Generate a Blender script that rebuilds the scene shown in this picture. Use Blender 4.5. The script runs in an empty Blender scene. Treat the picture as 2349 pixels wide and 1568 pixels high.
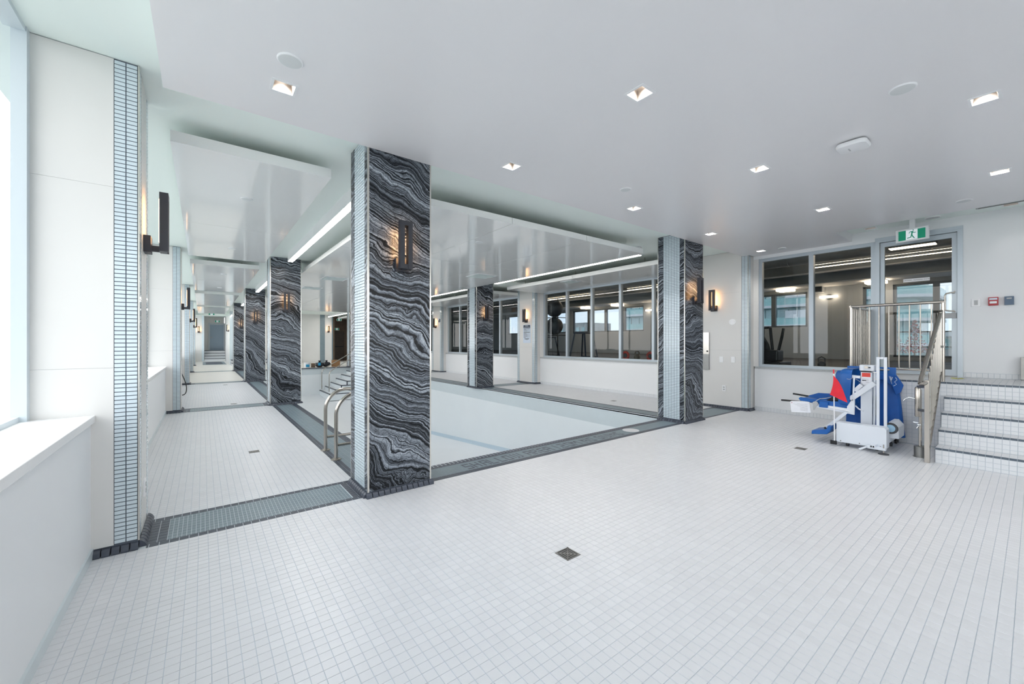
import bpy, bmesh, math, random
import numpy as np
from mathutils import Vector, Matrix
random.seed(7)
SC = bpy.context.scene
COL = SC.collection
# ------------------------------------------------------------------ camera
H = 1.36
cam = bpy.data.objects.new('camera', bpy.data.cameras.new('camera'))
COL.objects.link(cam)
cam.location = (0, 0, H)
YAW = math.atan((1174.5 - 465.0) / 923.0)
cam.rotation_euler = (math.pi / 2, 0, -YAW)
cam.data.sensor_width = 36.0
cam.data.lens = 36.0 * 923.0 / 2349.0
cam.data.clip_start = 0.02
cam.data.clip_end = 800
SC.camera = cam
# ------------------------------------------------------------------ colour management
SC.view_settings.view_transform = 'Standard'
SC.view_settings.look = 'None'
SC.view_settings.gamma = 1.0
SC.view_settings.use_curve_mapping = False
SC.view_settings.exposure = 0.7
SC.cycles.max_bounces = 8
SC.cycles.diffuse_bounces = 5
SC.cycles.glossy_bounces = 3
SC.cycles.transmission_bounces = 8
SC.cycles.transparent_max_bounces = 16
SC.cycles.sample_clamp_indirect = 6.0
SC.cycles.use_adaptive_sampling = True
SC.cycles.adaptive_threshold = 0.09
SC.cycles.caustics_reflective = False
SC.cycles.caustics_refractive = False
# ------------------------------------------------------------------ world
SKY = 2.0
W = bpy.data.worlds.new('sky'); SC.world = W
W.use_nodes = True
nt = W.node_tree; nt.nodes.clear()
def wn(t, **k):
    n = nt.nodes.new(t)
    for a, b in k.items(): setattr(n, a, b)
    return n
tc = wn('ShaderNodeTexCoord')
mp = wn('ShaderNodeMapping'); mp.inputs['Scale'].default_value = (1.0, 1.0, 2.6)
nz = wn('ShaderNodeTexNoise'); nz.inputs['Scale'].default_value = 2.6; nz.inputs['Detail'].default_value = 6; nz.inputs['Roughness'].default_value = 0.6
cr = wn('ShaderNodeValToRGB')
cr.color_ramp.elements[0].position = 0.38; cr.color_ramp.elements[0].color = (0.64, 0.77, 0.95, 1)
cr.color_ramp.elements[1].position = 0.60; cr.color_ramp.elements[1].color = (1.0, 0.955, 0.915, 1)
bg = wn('ShaderNodeBackground')
sx = wn('ShaderNodeSeparateXYZ'); nt.links.new(tc.outputs['Generated'], sx.inputs[0])
ab = wn('ShaderNodeMath', operation='ABSOLUTE'); nt.links.new(sx.outputs['Z'], ab.inputs[0])
hz = wn('ShaderNodeMapRange'); hz.interpolation_type = 'SMOOTHSTEP'          # bright haze towards the horizon, all round
hz.inputs['From Min'].default_value = 0.0; hz.inputs['From Max'].default_value = 0.75; hz.inputs['To Min'].default_value = 1.0; hz.inputs['To Max'].default_value = 0.0
nt.links.new(ab.outputs[0], hz.inputs['Value'])
hm = wn('ShaderNodeMath', operation='MULTIPLY'); hm.inputs[1].default_value = 0.55; nt.links.new(hz.outputs['Result'], hm.inputs[0])
hc = wn('ShaderNodeMixRGB'); hc.inputs['Color2'].default_value = (1.0, 0.98, 0.96, 1)
nt.links.new(hm.outputs[0], hc.inputs['Fac']); nt.links.new(cr.outputs['Color'], hc.inputs['Color1'])
st_ = wn('ShaderNodeMath', operation='MULTIPLY_ADD'); st_.inputs[1].default_value = 0.45 * SKY; st_.inputs[2].default_value = SKY
nt.links.new(hz.outputs['Result'], st_.inputs[0]); nt.links.new(st_.outputs[0], bg.inputs['Strength'])
wo = wn('ShaderNodeOutputWorld')
nt.links.new(tc.outputs['Generated'], mp.inputs['Vector'])
nt.links.new(mp.outputs['Vector'], nz.inputs['Vector'])
nt.links.new(nz.outputs['Fac'], cr.inputs['Fac'])
nt.links.new(hc.outputs['Color'], bg.inputs['Color'])
nt.links.new(bg.outputs['Background'], wo.inputs['Surface'])
# ------------------------------------------------------------------ sun and window portals
sun = bpy.data.objects.new('sun', bpy.data.lights.new('sun', 'SUN'))
COL.objects.link(sun)
sun.data.energy = 1.6; sun.data.angle = math.radians(0.8); sun.data.color = (1.0, 0.96, 0.90)
sd = Vector((0.24, -0.06, -1.0)).normalized()          # direction the light travels
sun.rotation_euler = sd.to_track_quat('-Z', 'Y').to_euler()
sun.location = (-6, 0, 20)
def portal(name, loc, rot, sx, sy):
    l = bpy.data.lights.new(name, 'AREA'); l.shape = 'RECTANGLE'; l.size = sx; l.size_y = sy; l.energy = 1
    l.cycles.is_portal = True
    o = bpy.data.objects.new(name, l); COL.objects.link(o); o.location = loc; o.rotation_euler = rot
portal('window_portal_near', (-0.93, -0.2, 2.03), (0, math.radians(-90), 0), 2.35, 7.7)
for k in range(5):
    portal('window_portal_bay', (-0.93, 4.17 + 6.42 * k + 2.93, 2.03), (0, math.radians(-90), 0), 2.35, 5.86)
portal('window_portal_back', (3.55, -4.18, 1.92), (math.radians(90), 0, 0), 4.9, 2.1)  # portal of the window added behind the camera
portal('window_portal_gym', (15.12, 6.0, 2.45), (0, math.radians(90), 0), 1.3, 30.0)

# ================================================================== materials
def srgb(r, g, b):
    f = lambda c: (c / 255 / 12.92) if c / 255 <= 0.04045 else ((c / 255 + 0.055) / 1.055) ** 2.4
    return (f(r), f(g), f(b), 1)
MATS = {}
def mat(name, col, rough=0.5, metal=0.0, spec=0.5, var=0.0, vscale=3.0, bump=0.0, bscale=60.0, emit=None, es=0.0, pertile=0.0, coat=0.0, sheen=0.0):
    m = bpy.data.materials.new(name); m.use_nodes = True
    t = m.node_tree; b = t.nodes['Principled BSDF']
    b.inputs['Base Color'].default_value = col
    b.inputs['Roughness'].default_value = rough
    b.inputs['Metallic'].default_value = metal
    b.inputs['Specular IOR Level'].default_value = spec
    if coat: b.inputs['Coat Weight'].default_value = coat; b.inputs['Coat Roughness'].default_value = 0.08
    if emit: b.inputs['Emission Color'].default_value = emit; b.inputs['Emission Strength'].default_value = es
    g = t.nodes.new('ShaderNodeNewGeometry')
    if var or pertile:
        n = t.nodes.new('ShaderNodeTexNoise'); n.inputs['Scale'].default_value = vscale; n.inputs['Detail'].default_value = 4
        t.links.new(g.outputs['Position'], n.inputs['Vector'])
        mr = t.nodes.new('ShaderNodeMapRange'); mr.inputs['To Min'].default_value = 1 - var; mr.inputs['To Max'].default_value = 1 + var
        mr.inputs['From Min'].default_value = 0.25; mr.inputs['From Max'].default_value = 0.75
        t.links.new(n.outputs['Fac'], mr.inputs['Value'])
        fac = mr.outputs['Result']
        if pertile:
            ip = t.nodes.new('ShaderNodeMath'); ip.operation = 'MULTIPLY_ADD'
            ip.inputs[1].default_value = 2 * pertile; ip.inputs[2].default_value = -pertile
            t.links.new(g.outputs['Random Per Island'], ip.inputs[0])
            ad = t.nodes.new('ShaderNodeMath'); ad.operation = 'ADD'
            t.links.new(fac, ad.inputs[0]); t.links.new(ip.outputs[0], ad.inputs[1]); fac = ad.outputs[0]
        hs = t.nodes.new('ShaderNodeHueSaturation'); hs.inputs['Color'].default_value = col
        t.links.new(fac, hs.inputs['Value']); t.links.new(hs.outputs['Color'], b.inputs['Base Color'])
    if bump:
        n2 = t.nodes.new('ShaderNodeTexNoise'); n2.inputs['Scale'].default_value = bscale; n2.inputs['Detail'].default_value = 3
        t.links.new(g.outputs['Position'], n2.inputs['Vector'])
        bp = t.nodes.new('ShaderNodeBump'); bp.inputs['Strength'].default_value = bump; bp.inputs['Distance'].default_value = 0.004
        t.links.new(n2.outputs['Fac'], bp.inputs['Height']); t.links.new(bp.outputs['Normal'], b.inputs['Normal'])
    MATS[name] = m
    return m
def glass(name, tint, refl=1.0, rough=0.0):
    m = bpy.data.materials.new(name); m.use_nodes = True
    t = m.node_tree; t.nodes.clear()
    o = t.nodes.new('ShaderNodeOutputMaterial'); tr = t.nodes.new('ShaderNodeBsdfTransparent'); gl = t.nodes.new('ShaderNodeBsdfGlossy')
    tr.inputs['Color'].default_value = tint; gl.inputs['Roughness'].default_value = rough; gl.inputs['Color'].default_value = (refl, refl, refl, 1)
    lw = t.nodes.new('ShaderNodeLayerWeight'); lw.inputs['Blend'].default_value = 0.5
    pw = t.nodes.new('ShaderNodeMath'); pw.operation = 'POWER'; pw.inputs[1].default_value = 5.0
    sch = t.nodes.new('ShaderNodeMath'); sch.operation = 'MULTIPLY_ADD'; sch.inputs[1].default_value = 0.93; sch.inputs[2].default_value = 0.07
    t.links.new(lw.outputs['Facing'], pw.inputs[0]); t.links.new(pw.outputs[0], sch.inputs[0])
    mx = t.nodes.new('ShaderNodeMixShader')
    t.links.new(sch.outputs[0], mx.inputs[0]); t.links.new(tr.outputs[0], mx.inputs[1]); t.links.new(gl.outputs[0], mx.inputs[2])
    t.links.new(mx.outputs[0], o.inputs['Surface'])
    MATS[name] = m
    return m
def marble():
    m = bpy.data.materials.new('marble'); m.use_nodes = True
    t = m.node_tree; b = t.nodes['Principled BSDF']; L = t.links.new
    def N(ty, **kw):
        n = t.nodes.new(ty)
        for k, v in kw.items():
            if k in n.inputs: n.inputs[k].default_value = v
            else: setattr(n, k, v)
        return n
    def M(op, a, bb=None, c=None):
        n = t.nodes.new('ShaderNodeMath'); n.operation = op
        for i, x in enumerate((a, bb, c)):
            if x is None: continue
            if isinstance(x, (int, float)): n.inputs[i].default_value = x
            else: L(x, n.inputs[i])
        return n.outputs[0]
    g = N('ShaderNodeNewGeometry'); sp = N('ShaderNodeSeparateXYZ'); L(g.outputs['Position'], sp.inputs[0])
    x, y, z = sp.outputs
    oi = N('ShaderNodeObjectInfo')
    hh = M('ADD', x, M('MULTIPLY', y, 1.0))
    cb = N('ShaderNodeCombineXYZ'); L(hh, cb.inputs[0]); L(M('MULTIPLY', oi.outputs['Random'], 3.0), cb.inputs[1]); L(z, cb.inputs[2])
    def noise(scale, det, rough, vec=None, dim='3D', dist=0.0):
        n = N('ShaderNodeTexNoise'); n.noise_dimensions = dim
        n.inputs['Scale'].default_value = scale; n.inputs['Detail'].default_value = det; n.inputs['Roughness'].default_value = rough; n.inputs['Distortion'].default_value = dist
        if vec is not None: L(vec, n.inputs['Vector'])
        return n
    big = noise(0.72, 1.0, 0.4, cb.outputs[0]); mid = noise(3.4, 2.0, 0.5, cb.outputs[0]); sml = noise(14.0, 3.0, 0.6, cb.outputs[0])
    w = M('ADD', z, M('MULTIPLY', hh, M('MULTIPLY_ADD', oi.outputs['Random'], 0.25, 0.38)))
    w = M('ADD', w, M('MULTIPLY', M('SUBTRACT', big.outputs['Fac'], 0.5), 1.35))
    w = M('ADD', w, M('MULTIPLY', M('SUBTRACT', mid.outputs['Fac'], 0.5), 0.24))
    w = M('ADD', w, M('MULTIPLY', M('SUBTRACT', sml.outputs['Fac'], 0.5), 0.045))
    st = noise(34.0, 8.0, 0.78, None, '1D'); L(w, st.inputs['W'])
    env = noise(4.5, 1.0, 0.5, None, '1D'); L(w, env.inputs['W'])
    v = M('ADD', st.outputs['Fac'], M('MULTIPLY', M('SUBTRACT', env.outputs['Fac'], 0.5), 0.20))
    cr = N('ShaderNodeValToRGB'); L(v, cr.inputs['Fac'])
    e = cr.color_ramp.elements
    e[0].position = 0.43; e[0].color = (0.006, 0.007, 0.010, 1)
    e[1].position = 0.66; e[1].color = (0.44, 0.48, 0.54, 1)
    for p, c in ((0.47, (0.012, 0.014, 0.019, 1)), (0.495, (0.10, 0.115, 0.14, 1)), (0.55, (0.21, 0.24, 0.28, 1))):
        q = e.new(p); q.color = c
    # fractures crossing the strata
    vo = N('ShaderNodeTexVoronoi'); vo.feature = 'DISTANCE_TO_EDGE'; vo.inputs['Scale'].default_value = 1.0
    cv = N('ShaderNodeCombineXYZ'); L(M('MULTIPLY', M('ADD', hh, M('MULTIPLY', M('SUBTRACT', mid.outputs['Fac'], .5), .2)), 17.0), cv.inputs[0]); L(M('MULTIPLY', w, 22.0), cv.inputs[2]); L(vo.inputs['Vector'], cv.outputs[0]) if False else L(cv.outputs[0], vo.inputs['Vector'])
    fr = N('ShaderNodeMapRange'); L(vo.outputs['Distance'], fr.inputs['Value'])
    fr.inputs['From Min'].default_value = 0.0; fr.inputs['From Max'].default_value = 0.07; fr.inputs['To Min'].default_value = 0.45; fr.inputs['To Max'].default_value = 1.0
    fine = noise(70.0, 4.0, 0.7, cb.outputs[0])
    fm = N('ShaderNodeMapRange'); L(fine.outputs['Fac'], fm.inputs['Value']); fm.inputs['From Min'].default_value = .25; fm.inputs['From Max'].default_value = .75; fm.inputs['To Min'].default_value = 0.65; fm.inputs['To Max'].default_value = 1.3
    hs = N('ShaderNodeHueSaturation'); L(cr.outputs['Color'], hs.inputs['Color']); L(M('MULTIPLY', fr.outputs[0], fm.outputs[0]), hs.inputs['Value'])
    L(hs.outputs['Color'], b.inputs['Base Color'])
    b.inputs['Roughness'].default_value = 0.3; b.inputs['Specular IOR Level'].default_value = 0.22
    MATS['marble'] = m
    return m
marble()
mat('tile_white', srgb(219, 220, 223), 0.34, var=0.02, pertile=0.025, vscale=1.2)
mat('tile_wall', srgb(226, 229, 232), 0.22, var=0.01, pertile=0.02)
mat('grout', srgb(194, 202, 210), 0.9, var=0.05, vscale=9)
mat('grout_light', srgb(206, 212, 216), 0.9)
mat('tile_dark', srgb(68, 74, 86), 0.38, var=0.08, pertile=0.15, vscale=12)
mat('tile_nosing', srgb(86, 98, 110), 0.38, var=0.05, pertile=0.08, vscale=12)
mat('tile_teal', srgb(122, 138, 146), 0.36, var=0.05, pertile=0.06, vscale=8)
mat('tile_mosaic', srgb(208, 221, 228), 0.10, spec=0.7, var=0.02, pertile=0.03)
mat('grout_dark', srgb(96, 104, 116), 0.85)
mat('wall_paint', srgb(236, 238, 240), 0.55, var=0.012, vscale=0.9)
mat('wall_beige', srgb(222, 221, 219), 0.38, var=0.02, vscale=1.6)
mat('ceiling_paint', srgb(240, 249, 245), 0.6, var=0.01, vscale=0.7)  # faint mint tint puts the light on the upper ceiling into its colour
mat('ceiling_gloss', srgb(238, 237, 239), 0.30, spec=0.35, var=0.008, vscale=0.7)
mat('panel_gloss', srgb(243, 244, 243), 0.07, spec=0.5, var=0.008, vscale=0.8)
mat('sill_stone', srgb(240, 240, 240), 0.25, var=0.02, vscale=5)
mat('sill_concrete', srgb(176, 180, 182), 0.6, var=0.06, vscale=30)
mat('frame_alu', srgb(188, 198, 206), 0.35, metal=0.35)
mat('frame_white', srgb(206, 216, 222), 0.4)
mat('trim_metal', srgb(208, 206, 200), 0.22, metal=0.9)
mat('steel', srgb(184, 178, 170), 0.22, metal=1.0)
mat('chrome', srgb(225, 228, 230), 0.07, metal=1.0)
mat('steel_brushed', srgb(146, 146, 144), 0.36, metal=1.0, var=0.06, vscale=14)
mat('fixture_black', srgb(44, 46, 54), 0.45)
mat('plastic_white', srgb(240, 241, 243), 0.35)
mat('plastic_grey', srgb(176, 178, 180), 0.4)
mat('plastic_black', srgb(24, 25, 28), 0.4)
mat('rubber', srgb(70, 72, 76), 0.7)
mat('lift_white', srgb(222, 228, 236), 0.35)
mat('lift_blue', srgb(14, 92, 170), 0.38, var=0.05, vscale=6)
mat('cover_blue', srgb(6, 84, 166), 0.55, var=0.10, vscale=9, bump=0.4, bscale=25)
mat('print_white', srgb(214, 226, 240), 0.6)
mat('flag_red', srgb(226, 30, 52), 0.6, var=0.06, vscale=12)
mat('red_plastic', srgb(176, 40, 52), 0.4)
mat('blue_grey', srgb(84, 106, 130), 0.4)
mat('paper', srgb(238, 240, 246), 0.7)
mat('ink', srgb(40, 44, 56), 0.7)
mat('ink_blue', srgb(34, 44, 66), 0.6)
mat('pool_wall', srgb(230, 236, 239), 0.30, var=0.015, vscale=1.5)
mat('pool_band', srgb(206, 216, 220), 0.30, var=0.02, vscale=6)
mat('pool_floor', srgb(226, 230, 234), 0.30, var=0.02, vscale=1.2)
mat('pool_line', srgb(192, 210, 222), 0.35)
mat('light_warm', srgb(255, 205, 150), 0.5, emit=(1.0, 0.53, 0.22, 1), es=13.0)
mat('light_white', srgb(255, 252, 248), 0.5, emit=(1.0, 0.95, 0.90, 1), es=18.0)
mat('lamp_down', srgb(255, 250, 240), 0.5, emit=(1.0, 0.93, 0.86, 1), es=8.0)
mat('light_gym', srgb(255, 220, 180), 0.5, emit=(1.0, 0.74, 0.52, 1), es=10.0)
mat('exit_green', srgb(8, 120, 92), 0.5, emit=srgb(6, 116, 88), es=0.35)
mat('exit_white', srgb(228, 232, 238), 0.5, emit=srgb(228, 232, 238), es=0.25)
mat('door_grey', srgb(150, 168, 184), 0.4)
mat('door_frame', srgb(204, 210, 214), 0.4)
mat('wood_dark', srgb(74, 62, 54), 0.5, var=0.12, vscale=6)
mat('wood_mid', srgb(104, 86, 70), 0.5, var=0.12, vscale=6)
mat('carton', srgb(158, 120, 84), 0.8, var=0.06, vscale=10)
mat('bag_black', srgb(22, 26, 36), 0.45, var=0.2, vscale=30)
mat('cyan', srgb(40, 160, 210), 0.4)
mat('gym_mullion', srgb(84, 92, 98), 0.6)
mat('gym_dark', srgb(150, 156, 158), 0.8, var=0.05, vscale=2)
mat('gym_ceiling', srgb(176, 180, 182), 0.8, var=0.08, vscale=2)
mat('gym_wall', srgb(166, 172, 178), 0.7)
mat('gym_floor', srgb(44, 45, 47), 0.6, var=0.06, vscale=4)
mat('duct', srgb(190, 194, 196), 0.5, metal=0.1, var=0.08, vscale=6)
mat('ball_dark', srgb(40, 46, 52), 0.35)
mat('steel_blue', srgb(30, 44, 66), 0.4)
mat('weight_red', srgb(190, 56, 44), 0.5)
mat('bronze', srgb(92, 82, 66), 0.4, metal=0.4)
mat('bld_white', srgb(214, 216, 220), 0.7)
mat('bld_teal', srgb(128, 172, 174), 0.15, spec=0.8, var=0.25, vscale=0.4)
mat('bld_glass', srgb(176, 202, 206), 0.15, spec=0.8, var=0.2, vscale=0.5)
mat('bld_brick', srgb(176, 176, 176), 0.8, var=0.15, vscale=0.6)
mat('ground_out', srgb(150, 154, 152), 0.9, var=0.1, vscale=0.05)
mat('flower_red', srgb(190, 24, 50), 0.6, pertile=0.4)
mat('leaf', srgb(60, 84, 50), 0.7, pertile=0.3)
mat('terracotta', srgb(140, 84, 66), 0.8)
mat('yellow_leaf', srgb(214, 214, 110), 0.7)
mat('diffuser', srgb(206, 218, 216), 0.5)
mat('hub_blue', srgb(150, 188, 214), 0.4)
mat('label_red', srgb(222, 74, 62), 0.6)
mat('chrome_soft', srgb(176, 168, 160), 0.3, metal=0.7)
mat('speaker_grille', srgb(222, 225, 226), 0.7, bump=0.5, bscale=400)
mat('tile_far', srgb(222, 219, 213), 0.36, var=0.02, vscale=2)
mat('bld_rail', srgb(150, 196, 196), 0.12, spec=0.8, var=0.15, vscale=0.3)
glass('glass_clear', (0.97, 0.99, 0.98, 1), 1.0)
glass('glass_gym', (0.66, 0.72, 0.73, 1), 0.5)
glass('glass_outer', (0.28, 0.31, 0.34, 1), 0.4)

# ================================================================== mesh helpers
class MB:
    def __init__(s): s.v = []; s.f = []
    def add(s, vs, fs):
        n = len(s.v); s.v.extend([tuple(p) for p in vs]); s.f.extend([tuple(i + n for i in f) for f in fs]); return s
    def box(s, x0, x1, y0, y1, z0, z1):
        return s.add([(x0, y0, z0), (x1, y0, z0), (x1, y1, z0), (x0, y1, z0), (x0, y0, z1), (x1, y0, z1), (x1, y1, z1), (x0, y1, z1)],
                     [(0, 3, 2, 1), (4, 5, 6, 7), (0, 1, 5, 4), (1, 2, 6, 5), (2, 3, 7, 6), (3, 0, 4, 7)])
    def quad(s, a, b, c, d): return s.add([a, b, c, d], [(0, 1, 2, 3)])
    def prism(s, poly, d):
        """poly: 3-D points of one cap; d: extrusion vector"""
        n = len(poly); d = Vector(d)
        vs = [Vector(p) for p in poly] + [Vector(p) + d for p in poly]
        fs = [tuple(reversed(range(n))), tuple(range(n, 2 * n))] + [(i, (i + 1) % n, n + (i + 1) % n, n + i) for i in range(n)]
        return s.add(vs, fs)
    def tube(s, pts, r, n=10, r2=None, closed=False):
        pts = [Vector(p) for p in pts]; m = len(pts)
        up = None; rings = []
        for i, p in enumerate(pts):
            a = pts[(i - 1) % m] if (closed or i > 0) else p
            c = pts[(i + 1) % m] if (closed or i < m - 1) else p
            t = (c - a).normalized()
            if up is None:
                up = t.orthogonal().normalized()
            up = (up - t * up.dot(t)).normalized()
            w = t.cross(up)
            rr = r if r2 is None else r + (r2 - r) * i / (m - 1)
            rings.append([p + (up * math.cos(2 * math.pi * k / n) + w * math.sin(2 * math.pi * k / n)) * rr for k in range(n)])
        vs = [q for R in rings for q in R]; fs = []
        for i in range(m if closed else m - 1):
            for k in range(n):
                j = (i + 1) % m
                fs.append((i * n + k, i * n + (k + 1) % n, j * n + (k + 1) % n, j * n + k))
        if not closed:
            fs.append(tuple(reversed(range(n)))); fs.append(tuple(range((m - 1) * n, m * n)))
        return s.add(vs, fs)
    def cyl(s, a, b, r, n=20, r2=None): return s.tube([a, b], r, n, r2)
    def bar(s, a, b, w, h, up=(0, 0, 1)):
        a = Vector(a); b = Vector(b); t = (b - a).normalized(); u = Vector(up); u = (u - t * u.dot(t)).normalized(); r = t.cross(u)
        q = [a + r * (sx * w / 2) + u * (sy * h / 2) for sx, sy in ((-1, -1), (1, -1), (1, 1), (-1, 1))]
        return s.prism(q, b - a)
    def lathe(s, c, prof, n=24, axis='z'):
        vs = []; fs = []; m = len(prof); c = Vector(c)
        for r, h in prof:
            for k in range(n):
                a = 2 * math.pi * k / n
                p = (r * math.cos(a), r * math.sin(a), h)
                if axis == 'x': p = (p[2], p[0], p[1])
                if axis == 'y': p = (p[0], p[2], p[1])
                vs.append(c + Vector(p))
        for i in range(m - 1):
            for k in range(n): fs.append((i * n + k, i * n + (k + 1) % n, (i + 1) * n + (k + 1) % n, (i + 1) * n + k))
        fs.append(tuple(reversed(range(n)))); fs.append(tuple(range((m - 1) * n, m * n)))
        return s.add(vs, fs)
    def sphere(s, c, r, n=20, m=12, sc=(1, 1, 1)):
        prof = [(max(1e-4, r * math.sin(math.pi * i / m)), -r * math.cos(math.pi * i / m)) for i in range(m + 1)]
        k = len(s.v); s.lathe((0, 0, 0), prof, n)
        c = Vector(c)
        for i in range(k, len(s.v)):
            p = s.v[i]; s.v[i] = (c.x + p[0] * sc[0], c.y + p[1] * sc[1], c.z + p[2] * sc[2])
        return s
    def mesh(s, name, mt, smooth=False, ang=40, fix=True):
        me = bpy.data.meshes.new(name); me.from_pydata(s.v, [], s.f)
        if fix and len(s.f) < 20000:
            bm = bmesh.new(); bm.from_mesh(me); bmesh.ops.recalc_face_normals(bm, faces=bm.faces); bm.to_mesh(me); bm.free()
        if smooth:
            me.shade_smooth(); me.set_sharp_from_angle(angle=math.radians(ang))
        me.materials.append(MATS[mt]); me.update()
        return me
    def build(s, name, mt, parent=None, smooth=False, bevel=0, kind=None, label=None, cat=None, group=None, ang=40, fix=True):
        return link(name, s.mesh(name, mt, smooth, ang, fix), parent, bevel, kind, label, cat, group)
def link(name, me, parent=None, bevel=0, kind=None, label=None, cat=None, group=None, loc=None):
    o = bpy.data.objects.new(name, me); COL.objects.link(o)
    if parent is not None: o.parent = parent
    if loc is not None: o.location = loc
    if bevel:
        b = o.modifiers.new('bevel', 'BEVEL'); b.width = bevel; b.segments = 2; b.limit_method = 'ANGLE'
    tag(o, label, cat, group, kind)
    return o
def tag(o, label=None, cat=None, group=None, kind=None):
    if label: o['label'] = label
    if cat: o['category'] = cat
    if group: o['group'] = group
    if kind: o['kind'] = kind
def thing(name, label, cat, loc=(0, 0, 0), rz=0, group=None, kind=None):
    o = bpy.data.objects.new(name, None); COL.objects.link(o)
    o.location = loc; o.rotation_euler = (0, 0, rz); o.empty_display_size = 0.1
    tag(o, label, cat, group, kind)
    return o
def copy_tree(o, parent=None):
    c = o.copy(); COL.objects.link(c); c.parent = parent
    for ch in list(o.children): copy_tree(ch, c)
    return c
def B(x0, x1, y0, y1, z0, z1): return MB().box(x0, x1, y0, y1, z0, z1)
def struct(name, mb, mt, label=None, parent=None, **k):
    return mb.build(name, mt, parent, kind=None if parent else 'structure', label=label, **k)
def tile_field(cells, O, U, V, N, th, mb=None):
    """cells: (u0,u1,v0,v1); five-sided low tiles standing th proud of the plane"""
    O = np.array(O, float); U = np.array(U, float); V = np.array(V, float); N = np.array(N, float)
    c = np.array(cells, float); n = len(c)
    if n == 0: return None
    e = min(0.0005, th * 0.6)
    P = np.zeros((n, 8, 3))
    us = [(0, 0), (1, 0), (1, 1), (0, 1)]
    for i, (a, b) in enumerate(us):
        u = c[:, 0 + a]; v = c[:, 2 + b]
        P[:, i] = O + u[:, None] * U + v[:, None] * V
        u2 = u + (e if a == 0 else -e); v2 = v + (e if b == 0 else -e)
        P[:, 4 + i] = O + u2[:, None] * U + v2[:, None] * V + th * N
    F = np.array([(4, 5, 6, 7), (0, 1, 5, 4), (1, 2, 6, 5), (2, 3, 7, 6), (3, 0, 4, 7)])
    if np.dot(np.cross(U, V), N) < 0: F = F[:, ::-1]
    FF = (F[None] + (np.arange(n) * 8)[:, None, None]).reshape(-1, 4)
    return P.reshape(-1, 3), FF
def fast_mesh(name, VF, mt):
    v, f = VF
    me = bpy.data.meshes.new(name)
    me.vertices.add(len(v)); me.vertices.foreach_set('co', v.astype(np.float32).ravel())
    me.loops.add(f.size); me.loops.foreach_set('vertex_index', f.astype(np.int32).ravel())
    me.polygons.add(len(f)); me.polygons.foreach_set('loop_start', np.arange(0, f.size, 4, dtype=np.int32))
    try: me.polygons.foreach_set('loop_total', np.full(len(f), 4, dtype=np.int32))
    except Exception: pass
    me.update(calc_edges=True); me.validate(); me.shade_flat()
    me.materials.append(MATS[mt])
    return me
_tm = {}
def tiles(parent, name, cells, O, U, V, N, th, mt, single=0, key=None, sort=None):
    """the first `single` cells (by sort) become objects of their own, the rest one part of kind stuff"""
    if sort: cells = sorted(cells, key=sort)
    ind, rest = cells[:single], cells[single:]
    Uv, Vv, Nv = Vector(U), Vector(V), Vector(N)
    for (u0, u1, v0, v1) in ind:
        k = (round(u1 - u0, 4), round(v1 - v0, 4), tuple(U), tuple(V), tuple(N), th, mt, name)
        if k not in _tm:
            _tm[k] = fast_mesh(name, tile_field([(0, u1 - u0, 0, v1 - v0)], (0, 0, 0), U, V, N, th), mt)
        o = bpy.data.objects.new(name, _tm[k]); COL.objects.link(o); o.parent = parent
        o.location = Vector(O) + Uv * u0 + Vv * v0
    if rest:
        link(name + '_field', fast_mesh(name + '_field', tile_field(rest, O, U, V, N, th), mt), parent, kind='stuff')
def grid(u0, u1, v0, v1, pu, pv, gap, uo=0.0, vo=0.0):
    """cells of a tile grid clipped to a rectangle; grout lines pass through (uo,vo)"""
    def cuts(a, b, p, o):
        k = math.ceil((a - o) / p - 1e-6); xs = [a]
        while o + k * p < b - 1e-6:
            if o + k * p > a + 1e-6: xs.append(o + k * p)
            k += 1
        return xs + [b]
    us = cuts(u0, u1, pu, uo); vs = cuts(v0, v1, pv, vo); out = []
    for a, b in zip(us, us[1:]):
        if b - a < gap * 2.5: continue
        for c, d in zip(vs, vs[1:]):
            if d - c < gap * 2.5: continue
            out.append((a + gap / 2, b - gap / 2, c + gap / 2, d - gap / 2))
    return out
FX, FY = math.sin(YAW), math.cos(YAW)
def project(x, y, z):
    t = x * FX + y * FY
    if t < 0.05: return None
    return 1174.5 + 923 * (x * FY - y * FX) / t, 784 - 923 * (z - H) / t, t
def text_mesh(txt, size, mt, name='lettering', align='CENTER', depth=0.0005, spacing=1.0):
    cu = bpy.data.curves.new('t', 'FONT'); cu.body = txt; cu.size = size; cu.align_x = align; cu.align_y = 'CENTER'; cu.extrude = depth
    cu.space_line = spacing; cu.resolution_u = 3
    o = bpy.data.objects.new('t', cu); COL.objects.link(o)
    dg = bpy.context.evaluated_depsgraph_get()
    me = bpy.data.meshes.new_from_object(o.evaluated_get(dg)); me.name = name
    bpy.data.objects.remove(o); bpy.data.curves.remove(cu)
    me.materials.clear(); me.materials.append(MATS[mt])
    return me
def arc(c, r, a0, a1, n, ax1, ax2):
    c = Vector(c); ax1 = Vector(ax1); ax2 = Vector(ax2)
    return [c + ax1 * (r * math.cos(a0 + (a1 - a0) * i / n)) + ax2 * (r * math.sin(a0 + (a1 - a0) * i / n)) for i in range(n + 1)]
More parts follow.
